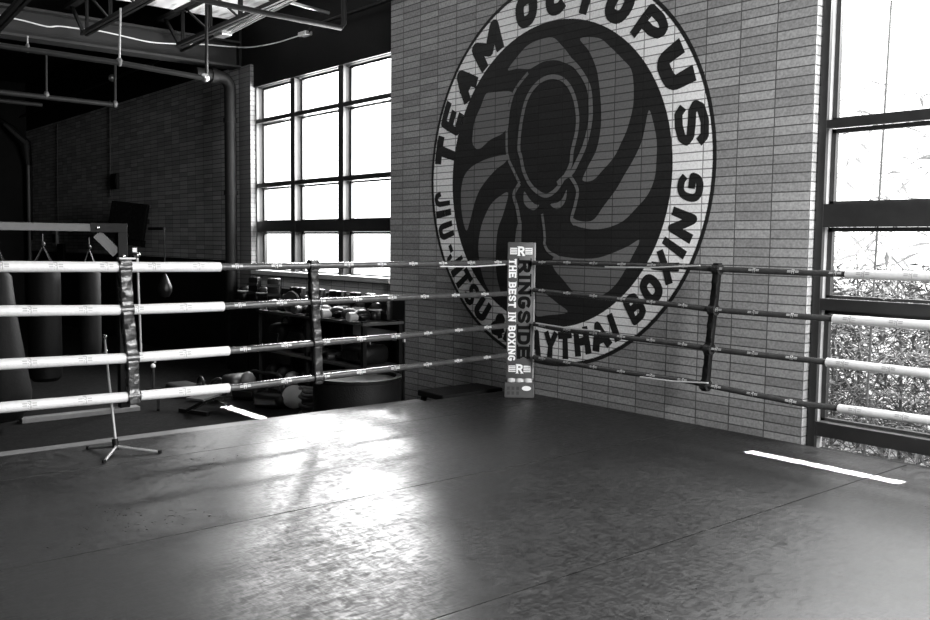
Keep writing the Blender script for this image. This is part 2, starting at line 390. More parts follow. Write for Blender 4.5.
# windows: deep mullion grid with sash frames and a pane per light
def window(name, x_edges, z_edges, yf, depth, sw=.03, jamb=.1, rv='frame_in'):
    """x_edges: list of (x0,x1) openings; z_edges: list of (z0,z1) openings"""
    X0, X1 = x_edges[0][0], x_edges[-1][1]; Z0, Z1 = z_edges[0][0], z_edges[-1][1]
    root = bpy.data.objects.new(name, None); COL.objects.link(root); root['kind'] = 'structure'
    fr = MB(); inn = MB()
    def bar(lo, hi):
        fr.box(lo, (hi[0], lo[1]+.035, hi[2])); inn.box((lo[0]+.006, lo[1]+.036, lo[2]+.006), (hi[0]-.006, hi[1], hi[2]-.006))
    for a, b in zip(x_edges, x_edges[1:]): bar((a[1], yf, Z0), (b[0], yf+depth, Z1))
    for a, b in zip(z_edges, z_edges[1:]): bar((X0, yf+.004, a[1]), (X1, yf+depth-.004, b[0]))
    bar((X0-jamb, yf, Z0), (X0, yf+depth, Z1)); bar((X1, yf, Z0), (X1+jamb, yf+depth, Z1))
    bar((X0-jamb, yf-.002, Z1), (X1+jamb, yf+depth, Z1+.06))
    fr.build('window_frame', M['frame'], root); inn.build('window_reveal', M[rv], root)
    sash = MB(); s = sw
    pane = MB()
    for (x0, x1) in x_edges:
        for (z0, z1) in z_edges:
            y0, y1 = yf+depth-.04, yf+depth
            if z1-z0 > .2:
                sash.box((x0, y0, z0), (x0+s, y1, z1)); sash.box((x1-s, y0, z0), (x1, y1, z1))
                sash.box((x0, y0, z0), (x1, y1, z0+s*.7)); sash.box((x0, y0, z1-s), (x1, y1, z1))
            pane.box((x0, y1-.022, z0), (x1, y1-.016, z1))
    sash.build('sash', M['frame'], root); pane.build('glass', M['glass'], root)
    return root
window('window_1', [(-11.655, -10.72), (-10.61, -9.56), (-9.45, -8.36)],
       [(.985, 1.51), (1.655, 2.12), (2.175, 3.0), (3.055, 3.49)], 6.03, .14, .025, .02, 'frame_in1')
window('window_2', [(-3.285, -1.6), (-1.48, .2), (.32, 2.0)],
       [(-.04, .065), (.165, .955), (1.035, 1.53), (1.69, 2.21), (2.265, 4.0)], 6.01, .12, .03, .055)

# ------------------------------------------------------------------ mural
def wx(px, py): q = at(px, py, 1, WY); return (q.x, q.z)
mural = thing('wall_mural_emblem', 'large round octopus gym emblem painted on the brick wall in a white lettered ring', 'mural', (-5.87, WY-.001, 2.03))
CX, CZ = -5.87, 2.03; CX2, CZ2 = -5.90, 2.005
def W3(x, z, k): return V(x-mural.location.x, (WY-.0015*k)-mural.location.y, z-mural.location.z)
def disc(mb, cx, cz, r, k, r_in=None, c_in=None, n=96, rz=None):
    for i in range(n):
        a, b = 2*PI*i/n, 2*PI*(i+1)/n
        if r_in is None: mb.face([W3(cx, cz, k), W3(cx+r*math.cos(a), cz+r*math.sin(a), k), W3(cx+r*math.cos(b), cz+r*math.sin(b), k)])
        else:
            c2 = c_in or (cx, cz)
            mb.face([W3(c2[0]+r_in*math.cos(a), c2[1]+r_in*math.sin(a), k), W3(cx+r*math.cos(a), cz+r*math.sin(a), k),
                     W3(cx+r*math.cos(b), cz+r*math.sin(b), k), W3(c2[0]+r_in*math.cos(b), c2[1]+r_in*math.sin(b), k)])
m_ = MB(); disc(m_, CX, CZ, 1.748, 1, 1.712); m_.build('outline', M['brick_black'], mural)
m_ = MB(); disc(m_, CX, CZ, 1.717, 1, 1.37, (CX2, CZ2)); m_.build('white_ring', M['brick_white'], mural)
m_ = MB(); disc(m_, CX2, CZ2, 1.372, 1); m_.build('dark_disc', M['brick_black'], mural)
# ring lettering
def arc_text(items, name, top, rin, rout, tf=.30, slant=.12):
    h = rout-rin; rm = (rin+rout)/2
    for ch, ang, wd, dr in items:
        mb = MB()
        t = tf*wd if ch not in 'I-' else .26*.20
        t = min(t, .122 if top else .076)
        if ch in 'SEBGP&': t = min(t, .26*h)
        if ch == 'I': t = .07; wd = .075
        hh = h if ch != '-' else h
        def fn(x, y, ang=ang, wd=wd, dr=dr):
            u = x-wd/2
            if top: a = math.radians(ang)-u/rm; r = rin+dr+y
            else: a = math.radians(ang)+u/rm; r = rout+dr-y
            return W3(CX+r*math.cos(a), CZ+r*math.sin(a), 2)
        glyph(mb, ch, fn, wd, hh, t if ch != '-' else .05, 0, slant)
        mb.build(name, M['brick_black'], mural)
arc_text([('T', 169.5, .27, 0), ('E', 156.8, .25, 0), ('A', 142.0, .31, 0), ('M', 125.0, .42, 0), ('O', 103.2, .29, 0), ('C', 88.6, .28, 0), ('T', 74.8, .27, 0), ('O', 60.5, .29, 0),
          ('P', 45.3, .29, 0), ('U', 29.3, .36, 0), ('S', 11.3, .34, 0)], 'painted_letter', True, 1.385, 1.70, .38)
arc_text([('J', -173.0, .15, 0), ('I', -167.6, .08, 0), ('U', -161.0, .17, 0), ('-', -153.8, .08, 0), ('J', -149.5, .13, 0), ('I', -145.0, .08, 0),
          ('T', -140.2, .17, 0), ('S', -133.2, .16, 0), ('U', -125.4, .19, 0), ('&', -115.2, .20, 0), ('M', -106.8, .24, -.02), ('U', -99.8, .16, -.02), ('A', -96.0, .17, -.02),
          ('Y', -88.8, .17, -.02), ('T', -82.0, .18, -.02), ('H', -74.4, .19, -.03), ('A', -66.3, .21, -.03), ('I', -59.8, .08, -.03), ('B', -49.2, .19, -.05),
          ('O', -40.5, .21, -.05), ('X', -32.0, .19, -.05), ('I', -25.4, .08, -.05), ('N', -18.0, .22, -.05), ('G', -6.9, .23, -.05)], 'painted_letter', False, 1.455, 1.70, .36, .08)
# grey tentacle gaps and line work (outlines taken from the painted emblem, on the wall plane)
def c1(p): return wx(450+p[0]/5.167, 10+p[1]/5.167)
def c2_(p): return wx(560+p[0]/5.167, 10+p[1]/5.167)
def c3(p): return wx(450+p[0]/5.167, 120+p[1]/5.167)
def c4(p): return wx(560+p[0]/5.167, 120+p[1]/5.167)
def c5(p): return wx(450+p[0]/5.167, 230+p[1]/5.167)
def c6(p): return wx(560+p[0]/5.167, 230+p[1]/5.167)
def spline(pts, n=4, closed=True):
    out = []; N = len(pts)
    for i in range(N if closed else N-1):
        g = (lambda j: pts[j % N]) if closed else (lambda j: pts[max(0, min(N-1, j))])
        p0, p1, p2, p3 = g(i-1), g(i), g(i+1), g(i+2)
        for k in range(n):
            t = k/n
            out.append(tuple(.5*((2*p1[a])+(-p0[a]+p2[a])*t+(2*p0[a]-5*p1[a]+4*p2[a]-p3[a])*t*t+(-p0[a]+3*p1[a]-3*p2[a]+p3[a])*t**3) for a in (0, 1)))
    if not closed: out.append(pts[-1])
    return out
gaps = [
 # upper left wedge above head
 [c1(q) for q in ((300,310),(350,240),(400,185),(460,155),(530,142),(575,180),(620,235),(655,300),(600,275),(550,260),(490,265),(440,290),(410,305),(350,303))],
 # left block
 [c1(q) for q in ((190,430),(240,424),(320,424),(305,480),(300,560),(300,600),(270,640),(210,670),(150,720),(118,690),(118,640),(130,570),(160,500))],
 # left crescent
 [c3(q) for q in ((305,182),(240,188),(170,210),(110,245),(75,290),(60,350),(58,420),(65,500),(85,572),(105,520),(125,440),(150,370),(190,310),(240,255),(285,220))],
 # lower-left crescent down to the rim
 [c3(q) for q in ((302,376),(250,400),(210,440),(180,500),(160,560),(148,640),(150,700),(165,790),(190,860),(225,905),(262,900),(245,820),(238,740),(240,640),(250,560),(278,480))],
 # big right crescent
 [c2_(q) for q in ((105,148),(200,145),(260,190),(330,260),(370,310),(382,400),(378,500),(350,610),(320,680),(280,760),(220,830),(170,880),(118,880),(140,820),(190,720),(212,600),(212,480),(200,360),(185,290),(150,210))],
 # outer right crescent with hook
 [c4(q) for q in ((460,-50),(480,0),(500,100),(500,200),(490,300),(455,385),(400,450),(330,520),(250,555),(180,565),(110,555),(66,535),(60,505),(95,520),(140,525),(180,510),(230,440),(290,360),(330,290),(380,205),(420,120),(440,40))],
 # lower right crescent
 [c6(q) for q in ((415,50),(380,125),(330,220),(290,280),(240,325),(180,348),(100,345),(60,310),(20,260),(-20,215),(-40,170),(-25,135),(30,140),(100,148),(190,145),(270,120),(350,85))],
 # lower middle
 [c6(q) for q in ((40,425),(-10,380),(-60,340),(-115,300),(-125,350),(-125,440),(-60,440))],
 # eyes
 [c3(q) for q in ((385,370),(382,420),(400,450),(435,466),(462,440),(440,435),(410,405))],
 [c3(q) for q in ((604,360),(600,410),(580,445),(550,460),(520,436),(560,425),(585,400))],
 # strip under left leg
 [c3(q) for q in ((345,560),(370,520),(368,640),(365,700),(335,700))],
]
mb = MB()
for g in gaps:
    s_ = spline(g, 4); s3 = [W3(p[0], p[1], 2) for p in s_]
    for tri in tessellate_polygon([[Vector((p[0], p[1], 0)) for p in s_]]): mb.face([s3[i] for i in tri])
mb.build('tentacle_field', M['brick_mid'], mural)
_rk = [0]
def ribbon(mb, pts, w, closed=False, k=3):
    _rk[0] += .15; k += _rk[0]
    s_ = spline(pts, 5, closed); n = len(s_)
    L = []
    for i in range(n):
        a = s_[(i-1) % n] if closed else s_[max(i-1, 0)]; b = s_[(i+1) % n] if closed else s_[min(i+1, n-1)]
        d = Vector((b[0]-a[0], b[1]-a[1])); d.normalize(); nn = Vector((-d.y, d.x))*w/2; p = Vector(s_[i]); L.append((p-nn, p+nn))
    for i in range(n if closed else n-1):
        k += .004
        A, B = L[i], L[(i+1) % n]; mb.face([W3(*A[0], k), W3(*B[0], k), W3(*B[1], k), W3(*A[1], k)])
mb = MB()
ribbon(mb, [c1(q) for q in ((540,345),(480,360),(430,405),(395,470),(375,550),(362,640),(358,720))]+[c3(q) for q in ((368,190),(385,270),(425,345),(490,390),(545,365),(590,300),(625,230))]+[c4(q) for q in ((65,160),(88,60))]+[c2_(q) for q in ((92,540),(72,440),(30,370))], .04, True)
ribbon(mb, [c1(q) for q in ((405,325),(340,410),(310,500),(298,600))]+[c3(q) for q in ((295,60),(298,180),(330,260),(362,328))], .03)
ribbon(mb, [c3(q) for q in ((362,328),(332,385),(350,460),(362,540),(362,640))], .042)
ribbon(mb, [c2_(q) for q in ((-10,215),(60,265),(115,330),(150,400),(160,480),(158,580))]+[c4(q) for q in ((130,130),(90,220),(62,270),(20,300),(-10,330))], .048)
ribbon(mb, [c4(q) for q in ((55,290),(92,360),(80,440),(62,510),(80,540))], .035)
ribbon(mb, [c3(q) for q in ((478,485),(488,560),(492,620))]+[c5(q) for q in ((490,70),(510,110),(560,140))], .03)
mb.build('line_work', M['brick_line'], mural)

# ------------------------------------------------------------------ ring platform and mats
pl = thing('ring_platform', 'low dark platform raising the training ring above the gym floor', 'platform', (-2.9, 1.0, FZ))
def rel(o, p): return Vector(p)-o.location
MB().box(rel(pl, (-6.40, -3.5, FZ)), rel(pl, (1.6, WY-.005, -.045))).build('base', M['blackpaint'], pl)
e = MB()
yy = [-3.5+i*.4 for i in range(24)]
for a, b in zip(yy, yy[1:]):
    if b > 5.1: break
    j0 = random.uniform(-.006, .006)
    e.box(rel(pl, (-6.475+j0, a, -.06)), rel(pl, (-6.335, b, -.004)))
e.build('edge_trim', M['edge'], pl)
seams = [-6.33, -5.68, -4.13, -2.60, -1.07, .46, 1.6]
mlab = ['narrow black vinyl mat strip under the left ropes', 'black vinyl floor mat second from the left ropes, catching window glare',
        'black vinyl floor mat in the middle of the ring', 'black vinyl floor mat at lower right below the bright window',
        'black vinyl floor mat at the right frame edge by the window', 'black vinyl floor mat beneath the right window beyond the last seam']
for i in range(6):
    o = MB().box((seams[i]+.004, -3.5, -.045), (seams[i+1]-.004, WY-.008, 0)).build('floor_mat', M['mat' if i % 2 else 'mat2'])
    tag(o, mlab[i], 'mat', 'vinyl mats covering the ring')

# ------------------------------------------------------------------ ropes
def logo(mb, p, d, nrm, L, hgt):
    """small oval badge with side bars wrapped on the rope: p centre, d along, nrm outward"""
    d = d.normalized(); nrm = nrm.normalized(); u = nrm.cross(d).normalized()
    r = hgt*.95
    def S(a, b):  # wrap b around radius
        th = b/r; return p + d*a + u*(r*math.sin(th)) + nrm*(r*math.cos(th))
    def q(a0, a1, b0, b1, lift=0):
        k = 3
        for i in range(k):
            x, y = b0+(b1-b0)*i/k, b0+(b1-b0)*(i+1)/k
            mb.face([S(a0, x), S(a1, x), S(a1, y), S(a0, y)])
    h = hgt
    for sgn in (-1, 1):
        for j in (-.3, .08): q(sgn*L*.18, sgn*L*.5, (j-.02)*h, (j+.22)*h)
    # letter R
    q(-L*.13, -L*.06, -.75*h, .75*h); q(-L*.06, L*.10, .5*h, .75*h); q(L*.05, L*.12, .1*h, .55*h); q(-L*.06, L*.1, -.1*h, .14*h)
    q(L*.04, L*.11, -.75*h, -.1*h)
def mkrope(name, pts3, split, label, side, lens, rd=.0245, rw=.034):
    """pts3 ordered; split: coordinate value (axis) where colour changes; side 'L' or 'R'"""
    root = thing(name, label, 'ring rope', tuple(pts3[0]), 0, 'padded ring ropes')
    ax = 1 if side == 'L' else 0
    dense = []
    for a, b in zip(pts3, pts3[1:]):
        n = max(2, int((b-a).length/.08))
        for i in range(n): dense.append(a.lerp(b, i/n))
    dense.append(pts3[-1])
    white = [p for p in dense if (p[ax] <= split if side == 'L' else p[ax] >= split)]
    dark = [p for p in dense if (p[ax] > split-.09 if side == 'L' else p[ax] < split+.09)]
    o = root.location
    def jit(ps, r, amp): return [r*(1+amp*math.sin(i*1.7+len(label)*.3)*math.sin(i*.63)) for i in range(len(ps))]
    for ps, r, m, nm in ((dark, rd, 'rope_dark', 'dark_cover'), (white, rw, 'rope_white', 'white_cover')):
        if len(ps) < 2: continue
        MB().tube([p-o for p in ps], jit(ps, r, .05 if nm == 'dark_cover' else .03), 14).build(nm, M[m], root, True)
    MB().tube([p-o+V(0, 0, -.0) for p in dense[:]], .012, 6).build('cable', M['textile'], root)
    # prints
    for ps, r, m, nm, L in ((dark, rd*1.07, 'print_white', 'white_logo_print', .085), (white, rw*1.06, 'print_dark', 'dark_logo_print', .085)):
        if len(ps) < 6: continue
        mb = MB(); c = ps[0][ax]; step = lens; lo = min(p[ax] for p in ps); hi = max(p[ax] for p in ps)
        k = lo+.12
        while k < hi-.06:
            for a, b in zip(ps, ps[1:]):
                if min(a[ax], b[ax]) <= k <= max(a[ax], b[ax]):
                    t = (k-a[ax])/((b[ax]-a[ax]) or 1); p = a.lerp(b, t)
                    nrm = V(.85, -.3, .25) if side == 'L' else V(.2, -.9, .3)
                    dd = V(0, 1, 0) if side == 'L' else V(1, 0, 0)
                    nrm = nrm - dd*nrm.dot(dd)
                    logo(mb, p-o, (b-a)*(1 if (b-a)[ax] > 0 else -1), nrm, L, r)
                    break
            k += step
        mb.build(nm, M[m], root)
    return root
XR, YR = -6.0, 5.72
Lp = [[(0,266.6),(119,267),(220,267),(300,266),(390,264.5),(507,262.6)],
      [(0,311),(119,310),(223,306.5),(300,302.5),(390,298.2),(507,293.6)],
      [(0,364.4),(128,358),(240,350),(314,343.3),(390,337.2),(507,325.6)],
      [(0,407.7),(129,396.6),(240,387),(314,378),(390,369),(507,355.2)]]
Ls = [222, 226, 235, 235]
nmz = ['top', 'second', 'third', 'lowest']
ropeL = []
for i in range(4):
    ps = [at(x, y, 0, XR) for x, y in Lp[i]]
    d = (ps[0]-ps[1]); d *= 1/abs(d.y); ps = [ps[0]+V(0, d.y*2.6, 0)] + ps
    ropeL.append(ps)
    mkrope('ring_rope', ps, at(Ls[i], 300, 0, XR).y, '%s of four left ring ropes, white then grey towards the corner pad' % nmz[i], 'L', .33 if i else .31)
Rp = [[(534,262.8),(560,263),(680,266.6),(716,269.2),(809,273),(930,276.8)],
      [(534,290),(560,293),(680,305.4),(714,310),(821,318),(930,325.5)],
      [(534,324),(560,329.4),(680,344.2),(710,349),(827,362.2),(930,374)],
      [(534,357.2),(613,370.6),(691,381.5),(708,385.5),(803,404),(839,408.5),(930,420.8)]]
Rs = [843, 822, 827, 841]
ropeR = []
for i in range(4):
    ps = [at(x, y, 1, YR) for x, y in Rp[i]]
    d = ps[-1]-ps[-2]; d *= 1/d.x; ps.append(ps[-1]+d*2.2)
    ropeR.append(ps)
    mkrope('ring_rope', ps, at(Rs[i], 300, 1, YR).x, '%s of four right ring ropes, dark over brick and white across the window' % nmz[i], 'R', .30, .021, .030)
def on(ps, ax, v):
    for a, b in zip(ps, ps[1:]):
        if min(a[ax], b[ax]) <= v <= max(a[ax], b[ax]): return a.lerp(b, (v-a[ax])/(b[ax]-a[ax]))
# thin white tension cords alongside
def cord(p, q, label):
    o = MB().tube([p, p.lerp(q, .5)+V(0, 0, -.01), q], .006, 6).build('tie_cord', M['rope_white']); tag(o, label, 'cord', 'thin pale cords beside the ropes')
cord(at(505, 264.5, 0, XR+.03), at(440, 266.5, 0, XR+.03), 'thin pale cord under the top left rope next to the corner pad')
cord(at(605, 267, 1, YR-.04), at(700, 265.6, 1, YR-.04), 'thin pale cord at the top right rope crossing the mural')
cord(at(536, 323, 1, YR-.04), at(600, 331, 1, YR-.04), 'thin pale cord on the third right rope beside the corner pad')
cord(at(640, 377, 1, YR-.04), at(708, 383, 1, YR-.04), 'thin pale cord on the lowest right rope running to the strap')
# ------------------------------------------------------------------ spacer straps
def strap(pts, w, off, label, seed, m='vinyl_black', nrm=V(1, 0, 0), side=V(0, 1, 0)):
    """pts: rope crossings top to bottom"""
    root = thing('spacer_strap', label, 'strap', tuple(pts[-1]), 0, 'vertical rope straps')
    o = root.location; rng = random.Random(seed); mb = MB(); rings = []
    path = [pts[0]+V(0, 0, .045)]+pts+[pts[-1]-V(0, 0, .045)]
    dense = []
    for a, b in zip(path, path[1:]):
        n = max(3, int((b-a).length/.012))
        for i in range(n): dense.append(a.lerp(b, i/n))
    dense.append(path[-1])
    for i, p in enumerate(dense):
        f = .0042*math.sin(i*.55+rng.uniform(-.4, .4)+seed)+.0022*math.sin(i*1.3)
        ww = w/2*(1+.02*math.sin(i*.35+seed)); t = off
        near = min(abs(p.z-q.z) for q in pts)
        bulge = .012 if near < .04 else 0
        ring = []
        for k in range(12):
            a = 2*PI*k/12; c, s = math.cos(a), math.sin(a)
            c = math.copysign(abs(c)**.4, c); s = math.copysign(abs(s)**.55, s)
            ring.append(mb.bm.verts.new(p-o + side*(ww*c) + nrm*(s*(t+bulge*.3)+f*(1 if s > 0 else .3)*math.cos(c*1.5+i*.13))))
        rings.append(ring)
    for A, B in zip(rings, rings[1:]):
        for k in range(12): mb.bm.faces.new((A[k], A[(k+1) % 12], B[(k+1) % 12], B[k]))
    mb.bm.faces.new(rings[0]); mb.bm.faces.new(rings[-1][::-1])
    mb.build('sleeve', M[m], root, True)
    b = MB()
    for q in pts:
        b.tube([q-o+side*(-w*.5), q-o+side*(w*.5)], .042, 16)
    b.build('rope_loop', M['vinyl_black'], root, True)
    return root
def crossL(pxs): return [on(ropeL[i], 1, at(pxs[i], 300, 0, XR).y) for i in range(4)]
def crossR(pxs): return [on(ropeR[i], 0, at(pxs[i], 300, 1, YR).x) for i in range(4)]
strap(crossL([124.5, 126, 130.5, 131.5]), .085, .037, 'wide creased black vinyl strap joining the white ropes above the tripod stand', 1)
strap(crossL([313, 314, 316.5, 317.5]), .075, .030, 'creased black strap on the left ropes in front of the equipment rack', 2)
strap(crossR([716.5, 713.5, 710.5, 708]), .058, .024, 'narrow dark strap on the right ropes in front of the brick wall', 3, 'rubber', V(0, -1, 0), V(1, 0, 0))
# ------------------------------------------------------------------ corner pad and post
cp = thing('corner_pad', 'grey corner post pad with vertical lettering, standing where the ropes meet', 'corner pad', (-6.0, 5.72, 0), 0)
ang = math.radians(45)
# local frame: ux along face (photo left to right), n outwards to ring centre
ux = V(math.cos(ang), math.sin(ang), 0); nn = V(math.sin(ang), -math.cos(ang), 0)
Rm = Matrix(((ux.x, nn.x, 0, 0), (ux.y, nn.y, 0, 0), (0, 0, 1, 0), (0, 0, 0, 1)))
MB().rbox((-.124, -.02, .175), (.112, .07, 1.405), .012, Rm).build('pad_body', M['pad'], cp, True)
MB().rbox((.112, -.02, .178), (.128, .066, 1.402), .004, Rm).build('side_piping', M['pad_side'], cp)
MB().cyl(V(0, 0, 0)+Rm@V(0, -.07, 0), Rm@V(0, -.07, 1.36), .04, 20).build('steel_post', M['steel_dark'], cp, True)
b = MB()
for x in (-.075, .0, .078):
    b.lathe([(.001, .135), (.038, .135), (.040, .16), (.036, .185), (.001, .185)], Rm@V(x, .03, 0), 18)
b.build('foam_bumper', M['foam'], cp, True)
MB().rbox((-.135, -.09, 0), (.135, .085, .142), .008, Rm).build('base_box', M['pad'], cp)
b = MB()
for i in range(3):
    for j in range(2):
        b.box((-.11+i*.042, .0855, .03+j*.045), (-.085+i*.042, .0875, .06+j*.045), Rm)
b.build('base_dark_print', M['pad_sq'], cp)
b = MB(); b.face([Rm@V(.065+.042*math.cos(k*PI/9), .0872, .09+.022*math.sin(k*PI/9)) for k in range(18)]); b.build('base_white_badge', M['pad_white'], cp)
def down_text(text, x0, ztop, zbot, hgt, m, name, t, serif, gap=.12):
    """reads downwards; letter tops point to +x of the pad face"""
    wts = {'I': .45, ' ': .45, 'M': 1.2}
    tot = sum(wts.get(c, 1) for c in text)+gap*(len(text)-1); u = (ztop-zbot)/tot; mb = MB(); z = ztop
    for c in text:
        w = wts.get(c, 1)*u
        if c != ' ':
            def fn(x, y, z=z): return Rm@V(x0+y, .0712, z-x)
            glyph(mb, c, fn, w, hgt, t, serif, 0, nn)
        z -= w+gap*u
    mb.build(name, M[m], cp)
down_text('RINGSIDE', -.026, 1.245, .355, .118, 'pad_ink', 'ringside_lettering', .032, .016, .13)
down_text('THE BEST IN BOXING', -.108, 1.255, .335, .068, 'pad_white', 'slogan_lettering', .0155, .007, .16)
for zc, nm in ((1.325, 'top_logo'), (.265, 'bottom_logo')):
    b = MB()
    def fr(x0, x1, z0, z1, k=.0715): b.face([Rm@V(x0, k, z0), Rm@V(x1, k, z0), Rm@V(x1, k, z1), Rm@V(x0, k, z1)])
    for s_ in (-1, 1):
        for j in (-.024, -.008, .008, .024): fr(s_*.035, s_*.1, zc+j-.005, zc+j+.005)
        fr(s_*.092, s_*.1, zc-.03, zc+.03)
    def fn(x, y): return Rm@V(-.03+x, .0716, zc-.042+y)
    glyph(b, 'R', fn, .06, .084, .018, .006, 0, nn)
    b.build(nm, M['pad_white'], cp)
# ------------------------------------------------------------------ low bench by the corner
bn = thing('low_bench', 'low black bench with angled legs squeezed between ring mat and mural wall', 'bench', (-6.75, 5.5, FZ))
MB().rbox(rel(bn, (-6.80, 5.16, -.045)), rel(bn, (-6.415, 5.90, .012)), .012).build('bench_top', M['rubber'], bn)
for y in (5.2, 5.82):
    for s_ in (-1, 1):
        MB().beam(rel(bn, (-6.61+s_*.13, y, -.03)), rel(bn, (-6.66+s_*.20, y, FZ)), .04, .04).build('leg', M['steel_dark'], bn)
    MB().beam(rel(bn, (-6.80, y, -.2)), rel(bn, (-6.48, y, -.2)), .03, .03).build('crossbar', M['steel_dark'], bn)
# ------------------------------------------------------------------ tripod stand
ts = thing('tripod_stand', 'slim metal tripod stand leaning behind the lower white ropes', 'stand', (-5.93, 2.06, 0))
hub = V(-.02, 0, .055)
MB().tube([hub, hub+V(-.33, .05, .66)], [.010, .008], 12).build('pole', M['steel'], ts, True)
for p in ((-5.80, 2.29, .008), (-5.75, 1.915, .008), (-6.2, 1.963, .008)):
    lg = MB().tube([hub+V(0, 0, -.005), rel(ts, p)], .009, 10).build('leg', M['steel'], ts, True)
    MB().cyl(rel(ts, p)+V(0, 0, -.007), rel(ts, p)+V(0, 0, .012), .013, 12).build('rubber_foot', M['rubber'], lg)
MB().cyl(hub+V(0, 0, -.03), hub+V(-.02, 0, .04), .02, 14).build('hub', M['steel_dark'], ts, True)
c = MB(); top = hub+V(-.33, .05, .66)
c.blob(top+V(0, 0, .02), (.016, .016, .016)); c.blob(top+V(.01, 0, -.09), (.018, .018, .03)); c.build('clamp', M['chrome'], ts, True)
# chrome pole with knobs behind strap
p0, p1 = at(137, 255, 0, -6.35), at(141, 352, 0, -6.35)
cpole = thing('slim_chrome_pole', 'thin chrome pole with round knobs just right of the wide white-rope strap', 'pole', (p0.x, p0.y, 0))
MB().tube([rel(cpole, p0), rel(cpole, p1), rel(cpole, p1+V(.1, -.02, -.015)), rel(cpole, p1+V(.33, -.03, -.03))], .0085, 10).build('tube', M['steel'], cpole, True)
k = MB(); k.blob(rel(cpole, p0), (.022, .022, .022)); k.blob(rel(cpole, p0-V(0, 0, .10)), (.020, .020, .018)); k.build('knob', M['chrome'], cpole, True)
k = MB(); k.box(rel(cpole, p0+V(-.03, -.03, .02)), rel(cpole, p0+V(.0, .0, .05))); k.box(rel(cpole, p0+V(-.06, -.12, -.03)), rel(cpole, p0+V(.0, .0, -.018)));
k.build('bracket', M['steel'], cpole)

# ------------------------------------------------------------------ bag rig
RX = -9.6
t0 = at(124, 228, 0, RX); zb = 1.505; yR = t0.y-.03
rig = thing('bag_rig', 'steel frame with a pale top beam and black corner bracket beyond the left ropes', 'rig', (RX, yR, FZ))
def rr_(p): return rel(rig, p)
yj = at(90, 228, 0, RX).y
MB().rbox(rr_((RX-.04, -1.5, zb-.04)), rr_((RX+.04, yj, zb+.04)), .006).build('top_beam', M['beam_grey'], rig)
b = MB(); b.rbox(rr_((RX-.046, yj-.01, zb-.048)), rr_((RX+.046, yR+.05, zb+.048)), .006)
b.build('corner_bracket', M['steel_dark'], rig)
MB().rbox(rr_((RX-.045, yR-.05, FZ)), rr_((RX+.045, yR+.05, zb-.04)), .006).build('upright', M['steel_dark'], rig)
MB().beam(rr_((RX+.02, yj+.06, zb-.06)), rr_((RX+.02, yR-.06, zb-.26)), .10, .012, (1, 0, 0)).build('gusset', M['beam_grey'], rig)
b = MB()
for y, z in ((yj+.06, zb), (yR, zb-.29)): b.blob(rr_((RX+.052, y, z)), (.014, .02, .02), None, 0, 0, 2)
b.build('bolt', M['chrome'], rig, True)
MB().rbox(rr_((RX-.06, 2.4, FZ)), rr_((RX+.06, yR+.15, FZ+.05)), .006).build('floor_rail', M['edge'], rig)
MB().rbox(rr_((RX-.045, -1.6, FZ)), rr_((RX+.045, -1.5, zb+.04)), .006).build('upright', M['steel_dark'], rig)
# heavy bags
def bag(loc, prof, label, m, ztop, chain=True, tilt=0):
    x, y = loc; root = thing('heavy_bag', label, 'punching bag', (x, y, ztop), 0, 'punching bags in the left room')
    MB().lathe([(r, z) for r, z in prof], (0, 0, 0), 24).build('bag_body', M[m], root, True)
    r0_, z0_ = prof[-1][0], prof[-1][1]
    rr0 = max(r for r, z in prof[-3:])
    b = MB()
    for k in range(4):
        a = k*PI/2+.4; b.cyl(V(rr0*.8*math.cos(a), rr0*.8*math.sin(a), z0_-.01), V(0, 0, z0_+.18), .005, 6)
    b.cyl(V(0, 0, z0_+.18), V(0, 0, z0_+.30), .006, 6)
    b.lathe([(.0, .17), (.022, .18), (.026, .2), (.018, .22), (0, .23)], (0, 0, z0_), 12)
    b.build('chain', M['leather_mid'], root)
    s = MB()
    for zz in (.15, .5):
        zq = z0_-(z0_-prof[0][1])*zz
        rq = max(.02, min(r for r, z in prof[1:-1]))
        s.lathe([(rq*1.01, zq-.01), (rq*1.035, zq), (rq*1.01, zq+.01)], (0, 0, 0), 24)
    s.build('strap_band', M['leather_mid'], root, True)
    return root
cylp = [(0, -1.25), (.12, -1.24), (.16, -1.2), (.165, -.9), (.165, -.1), (.15, -.05), (.08, -.02), (0, -.01)]
tear = [(0, -1.5), (.18, -1.46), (.26, -1.35), (.27, -1.2), (.22, -.9), (.16, -.5), (.12, -.12), (.06, -.03), (0, -.01)]
thin = [(0, -1.1), (.07, -1.08), (.1, -1.03), (.11, -.8), (.11, -.1), (.09, -.04), (0, -.02)]
def bg(px, x, prof, m, lab, dz=-.36): 
    p = at(px, 300, 0, x); return bag((x, p.y), prof, lab, m, zb+dz)
bg(-2, -9.3, tear, 'bagskin2', 'large teardrop punching bag at the left edge of the photo', -.35)
bg(44, -10.1, cylp, 'bagskin', 'dark cylindrical punching bag with a pale mark behind the white ropes')
bg(90, -10.0, thin, 'bagskin2', 'slim grey punching bag hanging below the rig corner', -.38)
sbp = at(165, 285, 0, -9.2); sball = thing('speed_ball', 'small black speed ball with a shiny crescent highlight right of the strap', 'speed ball', tuple(sbp))
MB().lathe([(0, -.13), (.04, -.12), (.07, -.07), (.07, -.02), (.04, .06), (.015, .11), (0, .11)], (0, 0, 0), 24).build('ball', M['leather'], sball, True)
MB().cyl(V(0, 0, .1), V(0, 0, zb-sbp.z+.02), .006, 8).build('cord', M['rubber'], sball)
MB().beam(V(0, 0, zb-sbp.z), V(-.4, 0, zb-sbp.z), .03, .03).build('arm', M['rubber'], sball)
